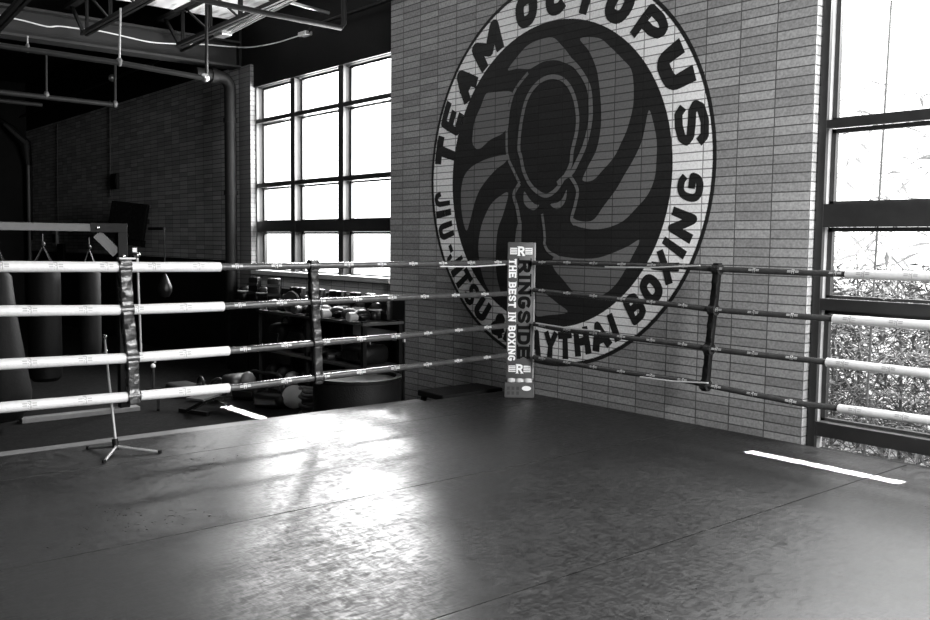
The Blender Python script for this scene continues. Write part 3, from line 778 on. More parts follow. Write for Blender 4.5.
# ------------------------------------------------------------------ TV and wall boxes
tvc = at(128, 221, 1, 5.6)
tv = thing('television', 'black television angled out on a bracket on the left brick wall', 'television', tuple(tvc))
Rt = Matrix.Rotation(math.radians(40), 4, 'Z') @ Matrix.Rotation(math.radians(6), 4, 'Y') @ Matrix.Rotation(math.radians(-8), 4, 'X')
MB().rbox((-.33, -.04, -.31), (.33, .04, .31), .012, Rt).build('cabinet', M['tv'], tv)
MB().box((-.30, -.045, -.28), (.30, -.0405, .28), Rt).build('screen', M['tv'], tv)
MB().beam(V(0, .04, 0), V(0, 5.95-tvc.y, .0), .08, .08).build('bracket', M['steel_dark'], tv)
MB().box((-.22, .02, -.40), (.34, .06, -.29), Rt).build('lower_shelf', M['tv'], tv)
def wallbox(px, py, w, h, label, m, nm='wall_box'):
    p = at(px, py, 1, WY); root = thing(nm, label, 'box', (p.x, WY-.06, p.z))
    MB().rbox((-w/2, 0, -h/2), (w/2, .058, h/2), .008).build('housing', M[m], root)
    MB().box((-w*.35, -.006, -h*.3), (w*.35, .0, h*.3)).build('cover', M['steel_dark'], root); return root
wallbox(117, 181.5, .28, .28, 'small dark junction box on the brick wall above the television', 'steel_dark', 'junction_box')
wallbox(57, 238.5, .26, .30, 'small pale switch box on the brick wall below the rig beam', 'cable', 'switch_box')
wallbox(63, 258, .42, .60, 'black cabinet on the brick wall under the pale switch box', 'blackpaint', 'wall_cabinet')
o = MB().tube([at(110, 100, 1, 5.93), at(110.5, 197, 1, 5.93)], .008, 6).build('wall_conduit', M['beam_grey']); tag(o, 'thin dark conduit running down the brick wall to the television', 'conduit', 'thin wall conduits')
o = MB().tube([at(57.5, 125, 1, 5.93), at(58, 235, 1, 5.93)], .008, 6).build('wall_conduit', M['beam_grey']); tag(o, 'thin conduit running down the brick wall to the switch box', 'conduit', 'thin wall conduits')
b = MB(); p = [at(5, 124, 1, 5.4), at(12, 131, 1, 5.5), at(26, 143, 1, 5.7), at(28.5, 165, 1, 5.85), at(30, 252, 1, 5.85)]; p.append(V(p[-1].x, p[-1].y, FZ))
o = b.tube(p, .045, 8).build('corner_pipe', M['beam_grey']); tag(o, 'pale bent pipe standing in the far left corner', 'pipe')
o = MB().tube([at(0, 118, 1, 5.3), at(15, 127, 1, 5.5), at(30, 142, 1, 5.75), at(31.5, 165, 1, 5.88), at(32, 240, 1, 5.88)], .02, 6).build('corner_pipe', M['pipe']); tag(o, 'thin dark pipe beside the pale bent corner pipe', 'pipe')

# ------------------------------------------------------------------ girder, joists, pipes
g = thing('steel_girder', 'deep grey steel girder crossing under the roof at upper left', 'girder', (-12.1, 1, 3.8))
b = MB(); b.box(rel(g, (-12.11, -5, 3.82)), rel(g, (-12.09, WY, 4.12)))
b.build('web', M['girder'], g)
b = MB(); b.box(rel(g, (-12.22, -5, 3.79)), rel(g, (-11.95, WY, 3.82))); b.box(rel(g, (-12.22, -5, 4.12)), rel(g, (-11.95, WY, 4.15))); b.build('flange', M['girder'], g)
def joist(yy, pA, pB, topoff, label):
    A = at(pA[0], pA[1], 1, yy); B = at(pB[0], pB[1], 1, yy); d = (B-A)*(1/(B.x-A.x))
    A2 = A+d*0; E_ = A+d*(3.0-A.x) if False else A+d*9.5
    E_.z = min(E_.z, 4.6)
    j = thing('roof_joist', label, 'joist', tuple(A), 0, 'open web roof joists')
    def R_(p): return Vector(p)-j.location
    slope = d
    def bot(t): return A+slope*t
    def topc(t): return V(bot(t).x, yy, min(bot(t).z+topoff, 4.36))
    L = 6.0
    b = MB(); b.beam(R_(bot(0)+V(0, .028, 0)), R_(bot(L)+V(0, .028, 0)), .035, .045); b.beam(R_(bot(0)-V(0, .028, 0)), R_(bot(L)-V(0, .028, 0)), .035, .045)
    b.build('bottom_chord', M['steel_dark'], j)
    b = MB(); b.beam(R_(V(-12.1, yy, topc(0).z)), R_(topc(L)), .09, .05); b.build('top_chord', M['steel_dark'], j)
    n = 0; t = 0
    ws = []
    MB().beam(R_(bot(0)), R_(V(-11.95, yy, topc(0).z)), .035, .035).build('web_member', M['steel_dark'], j)
    while t < L-.3:
        MB().beam(R_(bot(t+.04)+V(0, .02, 0)), R_(V(bot(t).x+.04, yy+.02, topc(t).z)), .025, .03).build('web_member', M['steel_dark'], j)
        MB().beam(R_(bot(t+.14)), R_(V(bot(t).x+.14, yy, topc(t).z)), .02, .02).build('web_member', M['steel_dark'], j)
        MB().beam(R_(bot(t+.9)), R_(V(bot(t).x+.2, yy, topc(t).z)), .02, .02).build('web_member', M['steel_dark'], j)
        t += .8
    return j
joist(3.69, (84, 34), (144.5, 1), .42, 'roof joist nearest the left edge of the photo')
joist(4.87, (179.5, 45), (280, 1), .42, 'roof joist in front of the pale skylight, ending over the drain pipe')
joist(2.4, (-5, 30), (40, -18), .5, 'roof joist at the top left corner')
sk = MB().box((-11.95, 1.4, 4.42), (-6.5, 5.82, 4.47)).build('skylight_panel', M['skylight']); tag(sk, 'mottled pale skylight panel glowing between the roof joists', 'skylight')
# dark deck side closing the skylight
def pipe(pts, r, name, label, m='pipe', cat='pipe', n=10, group=None):
    o = MB().tube(pts, r, n).build(name, M[m], None, True); return tag(o, label, cat, group)
X1_ = -10.0
pipe([at(-60, 36, 0, X1_), at(0, 45.6, 0, X1_), at(119, 63, 0, X1_), at(204, 78, 0, X1_), at(206.5, 75, 0, X1_), at(206.5, 0, 0, X1_)], [.03, .03, .03, .03, .018, .018], 'sprinkler_pipe', 'long sprinkler pipe running under the girder and turning up at its right end', 'pipe')
sp = MB()
sp.blob(at(205, 77.5, 0, X1_-.0), (.05, .05, .05), None, 0, 0, 2)
o = sp.build('pipe_elbow', M['conduit'], None, True); tag(o, 'shiny elbow at the right end of the long sprinkler pipe', 'elbow')
X2_ = -12.6
pipe([at(-60, 86, 0, X2_), at(0, 92, 0, X2_), at(112, 104.5, 0, X2_)], .035, 'sprinkler_pipe', 'lower dark sprinkler pipe in the left room')
pipe([at(-60, 97, 0, X2_-.8), at(0, 100.5, 0, X2_-.8), at(42, 105, 0, X2_-.8)], .03, 'sprinkler_pipe', 'thin pipe just under the lower dark sprinkler pipe')
for (a, bb, x, r, lb) in (((120.5, 8), (119.3, 62), X1_, .012, 'pale hanger rod holding the long sprinkler pipe'), ((46, 50), (46.3, 95), X2_, .016, 'hanger rod holding the lower dark sprinkler pipe'),
                       ((115, 60), (115, 104), X2_, .02, 'dark drop rod at the right end of the lower sprinkler pipe'), ((27.5, 36), (27.5, 48), X1_, .008, 'short hanger rod at the left of the long sprinkler pipe')):
    P_, Q_ = at(*a, 0, x), at(*bb, 0, x)
    root = thing('hanger_rod', lb, 'rod', tuple(Q_), 0, 'pipe hanger rods')
    P_.z = max(P_.z, 3.0)
    MB().cyl(P_-Q_, V(0, 0, 0), r, 8).build('rod', M['steel' if r < .015 else 'pipe'], root); MB().blob((0, 0, 0), (min(r*3,.04), min(r*3,.04), .05), None, 0, 0, 2).build('clamp', M['beam_grey'], root, True)
X3_ = -8.8
pipe([at(150, -11, 0, X3_), at(200, -.5, 0, X3_), at(270, 14, 0, X3_), at(341, 28, 0, X3_), at(344, 24, 0, X3_), at(344, -20, 0, X3_)], .03, 'sprinkler_pipe', 'dark sprinkler pipe slanting across the bright skylight to the window wall')
# conduits from the joist end
yc = 5.15
for k, (a, bb, r) in enumerate((((223, 33), (290, -3), .020), ((226, 35.5), (296, -1), .016), ((218, 33), (280, -1), .014))):
    pipe([at(*a, 1, yc+.06*k), at(*bb, 1, yc+.06*k)], r, 'ceiling_conduit', ['thick bright conduit under the skylight', 'lower thin bright conduit beside the thick one under the skylight', 'upper thin conduit beside the thick one under the skylight'][k], 'conduit', 'conduit', 8, 'bright conduits under the skylight')
p = at(223, 34, 1, yc); o = MB().rbox(p-V(.12, .07, .03), p+V(.12, .07, .03), .01).build('conduit_bracket', M['conduit']); tag(o, 'shiny bracket at the end of the bright conduits', 'bracket')
pipe([at(218, 34, 1, yc), at(190, 47, 1, yc), at(150, 64, 1, yc), at(112, 79, 1, yc), at(85, 90, 1, yc), at(20, 117, 1, yc)], .022, 'branch_pipe', 'thin dark pipe running down-left from the conduit bracket')
p = at(112, 78, 1, yc-.03); o = MB().blob(p, (.06, .06, .06), None, 0, 0, 2).build('fire_sprinkler', M['conduit'], None, True); tag(o, 'small pale sprinkler head on the thin slanting pipe', 'sprinkler')
# cable
def smooth3(pts, n=5):
    out = []; N = len(pts)
    for i in range(N-1):
        g_ = lambda j: pts[max(0, min(N-1, j))]
        p0, p1, p2, p3 = g_(i-1), g_(i), g_(i+1), g_(i+2)
        for k in range(n):
            t = k/n; out.append(.5*((2*p1)+(-p0+p2)*t+(2*p0-5*p1+4*p2-p3)*t*t+(-p0+3*p1-3*p2+p3)*t**3))
    out.append(pts[-1]); return out
cb_ = [at(*q, 0, -11.9) for q in ((-40, 8), (0, 15.5), (25, 21), (47, 26.5), (60, 26.2), (82, 29), (100, 31), (125, 36.5), (150, 42), (175, 43.7), (205, 44.5))]+[at(*q, 1, 5.75) for q in ((232, 46.8), (250, 47.3), (275, 43), (295, 37), (304, 34))]
pipe(smooth3(cb_), .008, 'loose_cable', 'thin white cable drooping along the girder to the window wall', 'cable', 'cable', 6)
p = at(305, 34, 1, 5.8); o = MB().rbox(p-V(.09, .05, .025), p+V(.09, .05, .025), .008).build('cable_box', M['conduit']); tag(o, 'small shiny box where the white cable meets the dark header', 'box')
pipe(smooth3([at(308, 33, 1, 5.8), at(312, 27, 1, 5.85), at(318, 24.5, 1, 5.9), at(345, 15, 1, 5.9), at(391, -1, 1, 5.9), at(440, -20, 1, 5.9)]), .022, 'header_conduit', 'thin conduit rising along the dark header above the windows', 'pipe', 'conduit', 8)
pipe([at(272, -6, 0, -9.6), at(285, 1, 0, -9.6), at(329, 13, 0, -9.6)], .02, 'branch_pipe', 'short bright pipe at top centre above the header conduit', 'conduit', 'pipe', 8)
# drain pipe
yd = 5.80; pc = at(230.5, 150, 1, yd); xd = pc.x
pd = thing('drain_pipe', 'fat dark drain pipe with an elbow in the corner by the window pilaster', 'pipe', (xd, yd, FZ))
zt = at(228, 90, 1, yd).z
arc = [V(xd, yd-.16+.16*math.cos(a), zt+.16*math.sin(a)) for a in [i*PI/12 for i in range(7)]]
MB().tube([rel(pd, V(xd, yd, FZ))]+[rel(pd, q) for q in arc]+[rel(pd, V(xd, yd-.5, zt+.16))], .083, 20).build('pipe_run', M['pipe'], pd, True)
b = MB()
for z in (at(228, 121, 1, yd).z, at(228, 193, 1, yd).z, .3): b.cyl(V(0, 0, z-FZ-.03), V(0, 0, z-FZ+.03), .096, 20)
b.cyl(rel(pd, V(xd, yd-.2, zt+.16)), rel(pd, V(xd, yd-.28, zt+.16)), .1, 20)
b.build('coupling', M['pipe'], pd, True)

# ------------------------------------------------------------------ equipment rack along the left window
RY0, RY1 = 5.05, 5.55
rk = thing('equipment_rack', 'long storage rack full of gear under the left windows', 'rack', (-10.1, 5.3, FZ))
RXA, RXB = at(256, 300, 1, 5.05).x, at(392, 300, 1, 5.4).x
for z, nm in ((.585, 'shelf'), (.14, 'shelf'), (-.28, 'shelf')):
    MB().rbox(rel(rk, (RXA, RY0, z-.03)), rel(rk, (RXB, RY1, z)), .004).build(nm, M['wood'], rk)
for x in (RXA+.03, (RXA+RXB)/2, RXB-.03):
    for y in (RY0+.03, RY1-.03): MB().box(rel(rk, (x-.022, y-.022, FZ)), rel(rk, (x+.022, y+.022, .60))).build('upright', M['steel_dark'], rk)
MB().box(rel(rk, (RXB-.95, RY1+.002, .37)), rel(rk, (RXB, RY1+.022, .47))).build('back_board', M['sill'], rk)
MB().box(rel(rk, (RXA, RY1+.002, FZ+.02)), rel(rk, (RXB, RY1+.02, .368))).build('back_panel', M['blackpaint'], rk)
MB().box(rel(rk, (RXA, RY1+.004, .472)), rel(rk, (RXB, RY1+.018, .80))).build('back_panel', M['blackpaint'], rk)
MB().box(rel(rk, (RXA, RY1+.004, .368)), rel(rk, (RXB-.952, RY1+.018, .472))).build('back_panel', M['blackpaint'], rk)
# gear prototypes
def mk_glove(lab, m):
    r = thing('boxing_glove', lab, 'boxing glove', (0, 0, 0), 0, 'boxing gloves on the rack')
    b = MB(); b.blob((0, 0, .075), (.085, .12, .075)); b.blob((0, -.10, .07), (.05, .06, .055)); b.build('fist', M[m], r, True)
    MB().blob((.075, -.01, .06), (.035, .08, .04)).build('thumb', M[m], r, True)
    MB().lathe([(.045, -.22), (.058, -.21), (.055, -.12), (.05, -.09)], (0, 0, .065), 16, Matrix.Rotation(math.radians(-90), 4, 'X')@Matrix.Translation((0,0,0))).build('cuff', M['leather_light' if m == 'leather' else m], r, True)
    return r
def mk_head(lab):
    r = thing('headgear', lab, 'headgear', (0, 0, 0), 0, 'padded headgear on the rack')
    MB().lathe([(.09, 0), (.115, .03), (.12, .10), (.105, .17), (.06, .215), (0, .225)], (0, 0, 0), 20).build('shell', M['leather'], r, True)
    b = MB(); b.blob((-.085, -.06, .06), (.035, .05, .055)); b.blob((.085, -.06, .06), (.035, .05, .055)); b.build('cheek_pad', M['leather'], r, True)
    MB().tube([V(.118*math.cos(a), .118*math.sin(a), .135) for a in [i*PI/10 for i in range(20)]], .012, 8, False, True).build('brow_band', M['leather_light'], r, True)
    return r
def mk_pad(lab):
    r = thing('thai_pad', lab, 'strike pad', (0, 0, 0), 0, 'strike pads on the rack')
    MB().rbox((-.10, -.05, 0), (.10, .05, .36), .03).build('pad', M['leather'], r, True)
    b = MB(); b.rbox((-.10, -.062, .10), (.10, -.046, .14), .004); b.rbox((-.10, -.062, .23), (.10, -.046, .27), .004); b.build('strap', M['leather_mid'], r); return r
def mk_bag(lab, w, d, h, m='leather'):
    r = thing('gear_bag', lab, 'bag', (0, 0, 0), 0, 'gear bags')
    MB().rbox((-w/2, -d/2, 0), (w/2, d/2, h), min(h, d)*.33, None, 3).build('bag_body', M[m], r, True)
    MB().tube([V(-w*.22, 0, h*.95), V(-w*.18, 0, h+.05), V(0, 0, h+.075), V(w*.18, 0, h+.05), V(w*.22, 0, h*.95)], .012, 8).build('handle', M['leather_mid'], r, True)
    MB().rbox((-w*.35, -d/2-.012, h*.25), (w*.35, -d/2+.01, h*.65), .006).build('pocket', M[m], r); return r
gl = mk_glove('x', 'leather'); gl2 = mk_glove('x', 'leather_mid'); hd = mk_head('x'); tp = mk_pad('x')
used_protos = set()
def place(proto, x, y, z, rz, lab, scale=1):
    if proto.name not in used_protos:
        used_protos.add(proto.name); proto.location = (x, y, z); proto.rotation_euler = (0, 0, rz); proto['label'] = lab; proto.scale = (scale,)*3; return proto
    return dup(proto, (x, y, z), rz, lab, scale)
zs = .587
order = ['leftmost', 'second', 'third', 'fourth', 'fifth', 'sixth', 'seventh', 'eighth', 'ninth', 'tenth', 'eleventh', 'twelfth']
W_ = RXB-RXA
cnt = {'h': 0, 'p': 0}
seq = 'hpphpphpphphphp'
for k, ch in enumerate(seq):
    x = RXA+.12+(W_-.24)*k/(len(seq)-1)
    if ch == 'h':
        n_ = order[cnt['h']]; cnt['h'] += 1
        place(hd, x, 5.40, zs, .5+k*.9, '%s headgear%s along the back row of the top rack shelf' % (n_, '' if n_ == 'leftmost' else ' from the left'), .80)
    else:
        n_ = order[cnt['p']]; cnt['p'] += 1
        place(tp, x, 5.42, zs, .12*math.sin(k*2.1), '%s upright strike pad%s along the back row of the top rack shelf' % (n_, '' if n_ == 'leftmost' else ' from the left'), .74)
for k in range(9):
    x = RXA+.2+(W_-.4)*k/8.
    if k == 2: continue
    place(gl if k % 2 == 0 else gl2, x, 5.17, zs, [.3, -.3, 0, .4, 2.9, .2, -.2, 3.3, .1][k], '%s glove%s in the front row of the top rack shelf' % (order[k], '' if k == 0 else ' from the left'), .82)
cab = thing('storage_cabinet', 'low black storage cabinet under the windows left of the gear rack', 'cabinet', (-11.0, 5.76, FZ))
MB().rbox((-.62, -.16, 0), (.50, .16, 1.0), .01).build('body', M['leather'], cab)
for k in (-1, 1):
    d_ = MB().rbox((-.06+k*.28-.26, -.175, .04), (-.06+k*.28+.26, -.162, .96), .004).build('door', M['leather'], cab)
    MB().cyl((-.06+k*.05, -.19, .45), (-.06+k*.05, -.19, .6), .008, 8).build('handle', M['leather_mid'], d_)
for k in range(4):
    n_ = ['leftmost', 'second', 'third', 'rightmost'][k]
    place([hd, tp, hd, tp][k], -11.48+.27*k, 5.76, .582, .3*k, '%s of the padded items standing on the storage cabinet, %s' % (n_, ['headgear', 'strike pad'][k % 2]), .9)
r = thing('round_focus_plate', 'round black plate with a pale hub left of the middle strap', 'plate', (RXA+.2+(W_-.4)/4., 5.15, zs), .3)
rot = Matrix.Rotation(math.radians(85), 4, 'X'); R = .12
MB().lathe([(0, -.02), (R*.9, -.02), (R, 0), (R*.9, .02), (R*.8, .022), (R*.3, .02), (0, .02)], (0, 0, R), 28, rot).build('disc', M['leather'], r, True)
MB().lathe([(R*.93, .022), (R*.97, .026), (R, .018)], (0, 0, R), 28, rot).build('rim', M['leather_mid'], r, True)
MB().blob((0, -.03, R), (.035, .03, .035)).build('hub', M['leather_light'], r, True)
def gearbag(x, y, z, w, d, h, lab, m='leather'):
    r = mk_bag(lab, w, d, h, m); r.location = (x, y, z); return r
xm = (RXA+RXB)/2
gearbag(RXA+.29, 5.28, .142, .40, .34, .29, 'black gear bag at the left end of the middle shelf')
gearbag(RXA+.76, 5.28, .142, .38, .34, .25, 'black gear bag second from left on the middle shelf')
for k in range(3): place([gl2, gl, gl2][k], xm+.14+.17*k, 5.2, .142, [.2, 3.0, -.3][k], ['grey glove just right of the central rack post, middle shelf', 'black glove between two grey gloves on the middle shelf', 'grey glove left of the flat bag on the middle shelf'][k], .66)
gearbag(RXB-.30, 5.28, .142, .42, .35, .20, 'flat black gear bag at the right end of the middle shelf')
def ball(x, y, z, R, lab, m, cat='medicine ball'):
    r = thing('medicine_ball', lab, cat, (x, y, z)); MB().blob((0, 0, R), (R, R, R)).build('ball', M[m], r, True)
    b = MB()
    for ax_ in (0, 1):
        pts = [V(R*1.003*math.cos(a), 0, R+R*1.003*math.sin(a)) if ax_ == 0 else V(0, R*1.003*math.cos(a), R+R*1.003*math.sin(a)) for a in [i*2*PI/32 for i in range(32)]]
        b.tube(pts, R*.02, 6, False, True)
    b.build('seam', M['rubber'], r, True); return r
zl = -.278
ball(RXA+.19, 5.2, zl, .12, 'dark ball at the left end of the bottom rack shelf', 'leather')
ball(RXA+.45, 5.2, zl, .12, 'grey ball second from left on the bottom rack shelf', 'leather_mid')
ball(RXA+.69, 5.15, zl, .10, 'pale ball low on the rack left of the middle strap', 'leather_light')
ball(RXA+.92, 5.2, zl, .12, 'dark ball beside the pale ball on the bottom shelf', 'leather')
ball(xm+.18, 5.2, zl, .12, 'grey ball right of the central post on the bottom shelf', 'leather_mid')
gearbag(xm+.52, 5.28, zl, .36, .34, .27, 'black gear bag in the right half of the bottom shelf')
gearbag(xm+.87, 5.28, zl, .28, .34, .25, 'grey gear bag at the right end of the bottom shelf', 'leather_mid')
# ------------------------------------------------------------------ floor gear in front of the rack
def floorpt(px, py, z=FZ): return at(px, py, 2, z)
q = floorpt(353, 405)
tyx = at(357, 392, 1, 4.6)
drum = thing('rubber_drum', 'big black round tub on the floor right of the middle strap', 'tub', (tyx.x, 4.6, FZ))
R = .40; hz = at(355, 381, 1, 4.4).z-FZ
MB().lathe([(0, 0), (R*.97, 0), (R, .02), (R, hz-.05), (R*.98, hz-.03), (R*1.02, hz-.025), (R*1.02, hz), (R*.9, hz), (R*.88, hz-.03), (0, hz-.035)], (0, 0, 0), 48).build('tub_body', M['rubber'], drum, True)
MB().lathe([(R*1.0, .0), (R*1.07, .0), (R*1.07, .02), (R*1.0, .02)], (0, 0, 0), 48).build('floor_lip', M['leather_mid'], drum, True)
MB().box((-R*.8, -R*.62-.02, .02), (-R*.8+.015, -R*.62+.0, hz)).build('side_strap', M['leather_light'], drum)
# rope bundle
q = at(311, 392, 1, 4.72); rb = thing('coiled_battle_rope', 'grey coil of thick rope standing between the white disc and the tire', 'rope', (q.x, q.y, FZ))
pts = []
for i in range(150):
    a = i*.45; rr = .09+.02*math.sin(i*.31); pts.append(V(rr*math.cos(a), rr*math.sin(a), .03+.30*(i/150)+.01*math.sin(i*.9)))
MB().tube(pts, .02, 8).build('coil', M['cloth'], rb, True)
MB().tube([V(.08, -.05, .03), V(.16, -.12, .02), V(.26, -.10, .02), V(.33, .02, .02)], .012, 8).build('tail', M['leather_light'], rb, True)
# white disc ball (bosu)
q = at(294, 409, 2, FZ); bo = thing('balance_dome', 'round grey balance dome on its side in front of the rack', 'balance dome', (q.x, q.y, FZ))
fdir = Vector((-q.x, -q.y, 0)).normalized(); rotb = fdir.to_track_quat('Z', 'Y').to_matrix().to_4x4()
RB = .135
MB().lathe([(0, .03), (RB*.6, .027), (RB*.93, .02), (RB, 0), (RB*.96, -.03), (RB*.85, -.08), (RB*.5, -.12), (0, -.13)], (0, 0, RB), 30, rotb).build('dome', M['dome'], bo, True)
MB().lathe([(RB*.97, .012), (RB*1.03, .0), (RB*.97, -.012)], (0, 0, RB), 30, rotb).build('rim', M['rubber'], bo, True)
for (px, py, w, lab) in ((250, 399, .36, 'dark duffel bag on the floor left of the balance dome'), (273, 407, .38, 'dark duffel bag on the floor nearest the ring edge')):
    q = at(px, py, 2, FZ); r = mk_bag(lab, w, .28, .17, 'leather'); r.location = (q.x, q.y, FZ); r.rotation_euler = (0, 0, .5)
# hooped handle thing
q = at(262, 398, 1, 4.75); hp = thing('folding_bar', 'dark curved tubular bar arching behind the duffel bags', 'bar', (q.x, q.y, FZ))
A_ = at(244, 384, 1, q.y+.1); B_ = at(256, 371.5, 1, q.y+.1); C_ = at(281, 377, 1, q.y+.1)
MB().tube(smooth3([V(A_.x-hp.location.x, .1, 0), A_-hp.location, B_-hp.location-V(.1, 0, .01), B_-hp.location+V(.15, 0, 0), C_-hp.location, V(C_.x-hp.location.x+.1, .1, 0)]), .018, 8).build('tube', M['leather_mid'], hp, True)
# workout bench
q = at(193, 408, 2, FZ); wb = thing('weight_bench', 'low weight bench with grey pads and a pale plate on the floor beyond the ropes', 'weight bench', (q.x, q.y, FZ))
by = q.y+.25
def wp(px, py, y=None): return at(px, py, 1, y if y else by)-wb.location
A_, B_ = wp(172, 385), wp(191, 384)
MB().rbox(V(A_.x, .15, A_.z-.07), V(B_.x, .45, A_.z+.045), .05, None, 3).build('back_pad', M['pad_light'], wb, True)
A_, B_ = wp(224, 381), wp(236, 381)
MB().rbox(V(A_.x, .2, A_.z-.06), V(B_.x, .5, A_.z+.08), .055, None, 3).build('seat_pad', M['pad_light'], wb, True)
A_ = wp(238, 380); MB().blob(A_+V(.02, .1, 0), (.045, .08, .085)).build('pad_end_cap', M['plate_light'], wb, True)
A_, B_ = wp(176, 400, q.y+.1), wp(222, 396, q.y+.1)
pm = MB(); P1, P2, P3, P4 = at(186, 399.5, 2, FZ+.16), at(203, 401.5, 2, FZ+.16), at(222, 395, 2, FZ+.19), at(205, 394.5, 2, FZ+.19)
vs = [p-wb.location for p in (P1, P2, P3, P4)]; vt = [p+V(0, 0, .02) for p in vs]
pm.face(vs[::-1]); pm.face(vt)
for i in range(4): pm.face([vs[i], vs[(i+1) % 4], vt[(i+1) % 4], vt[i]])
pm.build('foot_plate', M['plate_light'], wb)
fr = MB()
def fl(a, bb, w=.03): fr.beam(a-wb.location, bb-wb.location, w, w)
z1 = FZ+.14
fl(at(158, 396, 2, z1), at(215, 398, 2, z1)); fl(at(158, 396, 2, z1), at(158, 398, 2, z1)-V(0, 0, .13)); fl(at(215, 398, 2, z1), at(229, 404, 2, FZ+.02))
fl(at(225, 392, 2, z1), at(190, 410, 2, FZ+.02)); fl(at(180, 410, 2, FZ+.02), at(208, 414, 2, FZ+.02), .04); fl(at(203, 402, 2, z1), at(186, 411, 2, FZ+.03))
fl(at(212, 398, 2, z1), at(232, 397, 2, z1))
fl(at(196, 392, 2, z1+.02), at(230, 390, 2, z1+.06)); fr.build('frame', M['steel_dark'], wb)
def feet(px, py):
    pass
# small post with white knob
q0, q1 = at(153, 366, 1, 4.2), at(153.5, 382, 1, 4.2)
kp = thing('knob_post', 'short dark post with a white knob standing left of the bench pads', 'post', (q0.x, 4.2, FZ))
MB().cyl(V(0, 0, 0), V(0, 0, q0.z-FZ), .018, 10).build('post', M['leather_mid'], kp); MB().blob((0, 0, q0.z-FZ), (.03, .03, .03)).build('knob', M['foam'], kp, True)
MB().cyl(V(0, 0, 0), V(0, 0, .02), .09, 16).build('foot', M['rubber'], kp)
# plates/kettlebells behind the bench
for i, (px, py, lab) in enumerate(((205, 389, 'dark kettlebell behind the bench left of the seat pad'), (214, 388, 'grey kettlebell right beside the seat pad'))):
    q = at(px, py+14, 2, FZ); r = thing('kettlebell', lab, 'kettlebell', (q.x-.22*(1-i), q.y+.05, FZ), i, 'kettlebells')
    MB().blob((0, 0, .1), (.1, .1, .095)).build('bell', M['leather_mid' if i else 'leather'], r, True)
    MB().tube(smooth3([V(-.07, 0, .15), V(-.065, 0, .22), V(0, 0, .26), V(.065, 0, .22), V(.07, 0, .15)]), .016, 8).build('handle', M['leather_mid'], r, True)

# ------------------------------------------------------------------ window sill clutter (dry leaves on frame ledges)
b = MB(); rng = random.Random(4)
for i in range(34):
    x = rng.uniform(-3.1, -1.7); z = rng.choice((.193, .193, 1.04)); a = rng.uniform(0, 3); L = rng.uniform(.03, .12)
    p = V(x, 6.03+rng.uniform(0, .1), z+.006); d = V(math.cos(a), .3*math.sin(a), rng.uniform(-.02, .15))
    b.tube([p, p+d*L*.5+V(0, 0, .006), p+d*L], .003, 5)
o = b.build('dry_twigs', M['leaf2']); tag(o, 'scattered dry twigs lying on the right window ledges', 'twigs', None, 'stuff')

# ------------------------------------------------------------------ outdoors
sbox('ground_outside', (-30, 6.6, -.55), (20, 40, -.5), M['snow'])
def thicket(name, n, box, zr, seed, label, mts, ls=(.06, .17)):
    rng = random.Random(seed); b = MB()
    for i in range(n):
        # clumps on arching stems
        x = rng.uniform(box[0], box[1]); y = rng.uniform(box[2], box[3]); z = zr[0]+(zr[1]-zr[0])*rng.random()**1.35
        for k in range(4):
            L = rng.uniform(*ls); w = L*rng.uniform(.10, .17); a = rng.uniform(0, 2*PI); e_ = rng.uniform(-.9, .5)
            d = V(math.cos(a)*math.cos(e_), math.sin(a)*math.cos(e_), math.sin(e_)); s_ = d.cross(V(rng.uniform(-1, 1), rng.uniform(-1, 1), 1)).normalized()*w/2
            p = V(x, y, z)+V(rng.uniform(-.05, .05), rng.uniform(-.05, .05), rng.uniform(-.05, .05))
            b.face([p, p+d*L*.4+s_, p+d*L+V(0, 0, -L*.15), p+d*L*.4-s_])
    o = b.build(name, mts); tag(o, label, 'shrubs', None, 'stuff'); return o
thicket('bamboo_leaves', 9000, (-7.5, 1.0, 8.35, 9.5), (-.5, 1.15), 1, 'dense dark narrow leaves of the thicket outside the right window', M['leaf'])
thicket('pale_bamboo_leaves', 6500, (-7.5, 1.0, 6.95, 8.10), (-.5, 1.25), 2, 'pale narrow leaves of the thicket outside the right window', M['leaf2'])
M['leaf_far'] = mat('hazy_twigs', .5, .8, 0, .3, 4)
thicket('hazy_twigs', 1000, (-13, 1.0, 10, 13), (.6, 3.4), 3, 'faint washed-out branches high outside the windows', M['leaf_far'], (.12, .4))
rng = random.Random(11)
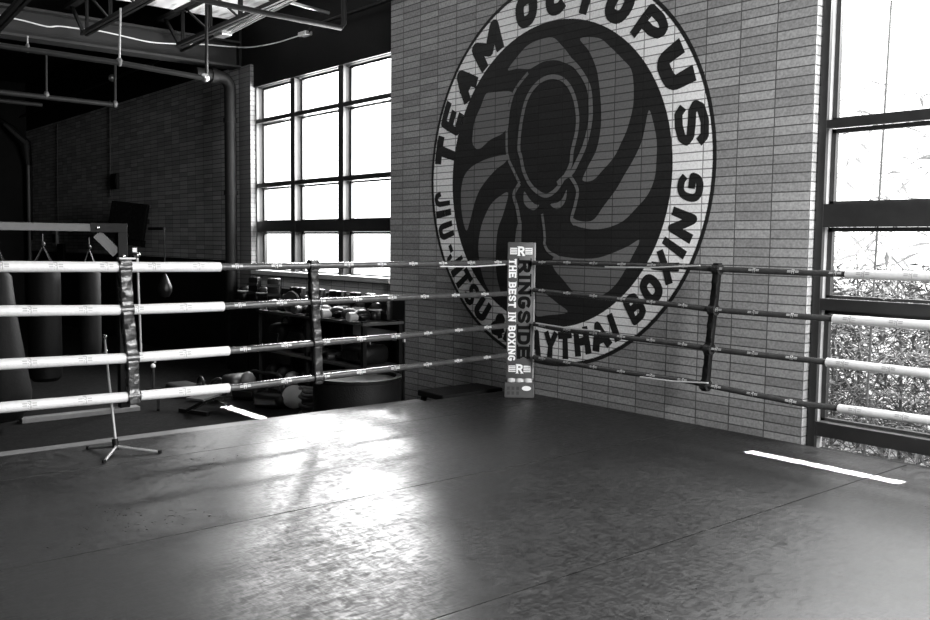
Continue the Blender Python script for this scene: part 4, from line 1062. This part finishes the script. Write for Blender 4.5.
for i in range(16):
    x = -6.5+i*.36+rng.uniform(-.08, .08); y = 8.22; h = rng.uniform(.9, 1.7)
    l_ = rng.uniform(-.1, .1)
    o = MB().tube([V(x, y, -.5), V(x+l_*.3, y, h*.4), V(x+l_, y, h)], [.018, .014, .006], 7).build('bamboo_stem', M['bark'], None, True)
    tag(o, 'thin upright stem inside the leafy thicket outside the right window', 'stem', 'stems in the thicket')
gp = at(873, 300, 1, 6.8)
o = MB().tube([V(at(885, 150, 1, 6.8).x, 6.8, 3.2), V(gp.x, 6.8, 1.0), V(at(868, 350, 1, 6.8).x, 6.8, -.5)], .009, 8).build('garden_pole', M['pole_out'], None, True); tag(o, 'thin upright pole right outside the right window', 'pole')

# ================================================================== LIGHT
w = bpy.data.worlds.new('world'); SC.world = w; w.use_nodes = True
w.node_tree.nodes['Background'].inputs[0].default_value = (1, 1, 1, 1); w.node_tree.nodes['Background'].inputs[1].default_value = 4.2
def area(name, loc, direction, sx, sy, power, spread=180, upv='Y'):
    l = bpy.data.lights.new(name, 'AREA'); l.shape = 'RECTANGLE'; l.size = sx; l.size_y = sy; l.energy = power; l.spread = math.radians(spread)
    o = bpy.data.objects.new(name, l); COL.objects.link(o); o.location = loc
    o.rotation_euler = Vector(direction).to_track_quat('-Z', 'Y').to_euler(); return o
# sky light behind the left windows
area('sky_left_windows', (-10.0, 6.75, 2.62), (0, -1, 0), 4.4, 2.1, 1500)
# sky light high outside the right window
area('sky_right_window', (-1.5, 7.6, 4.4), (0, -1, -.8), 5, 1.6, 1500)
# large unseen window bank on the right side of the gym
area('daylight_right_side', (1.3, 4.1, 2.7), (-1, .1, -.05), 2.2, 2.8, 760)
sl = bpy.data.lights.new('sun', 'SUN'); sl.energy = 1.4; sl.angle = math.radians(2.6)
so = bpy.data.objects.new('sun', sl); COL.objects.link(so); so.location = (-15, 12, 9); so.rotation_euler = Vector((1, -.66, -.50)).to_track_quat('-Z', 'Y').to_euler()
# added area lamps pointing straight down, imitating sun patches on the floors
area('added_sun_strip', (-2.93, 5.445, 1.0), (0, 0, -1), 1.04, .095, 70, 1)
f0 = at(246, 413, 2, FZ)
area('added_sun_patch_gym_floor', (f0.x, f0.y, FZ+.12), (0, 0, -1), 1.0, .12, 90, 1)
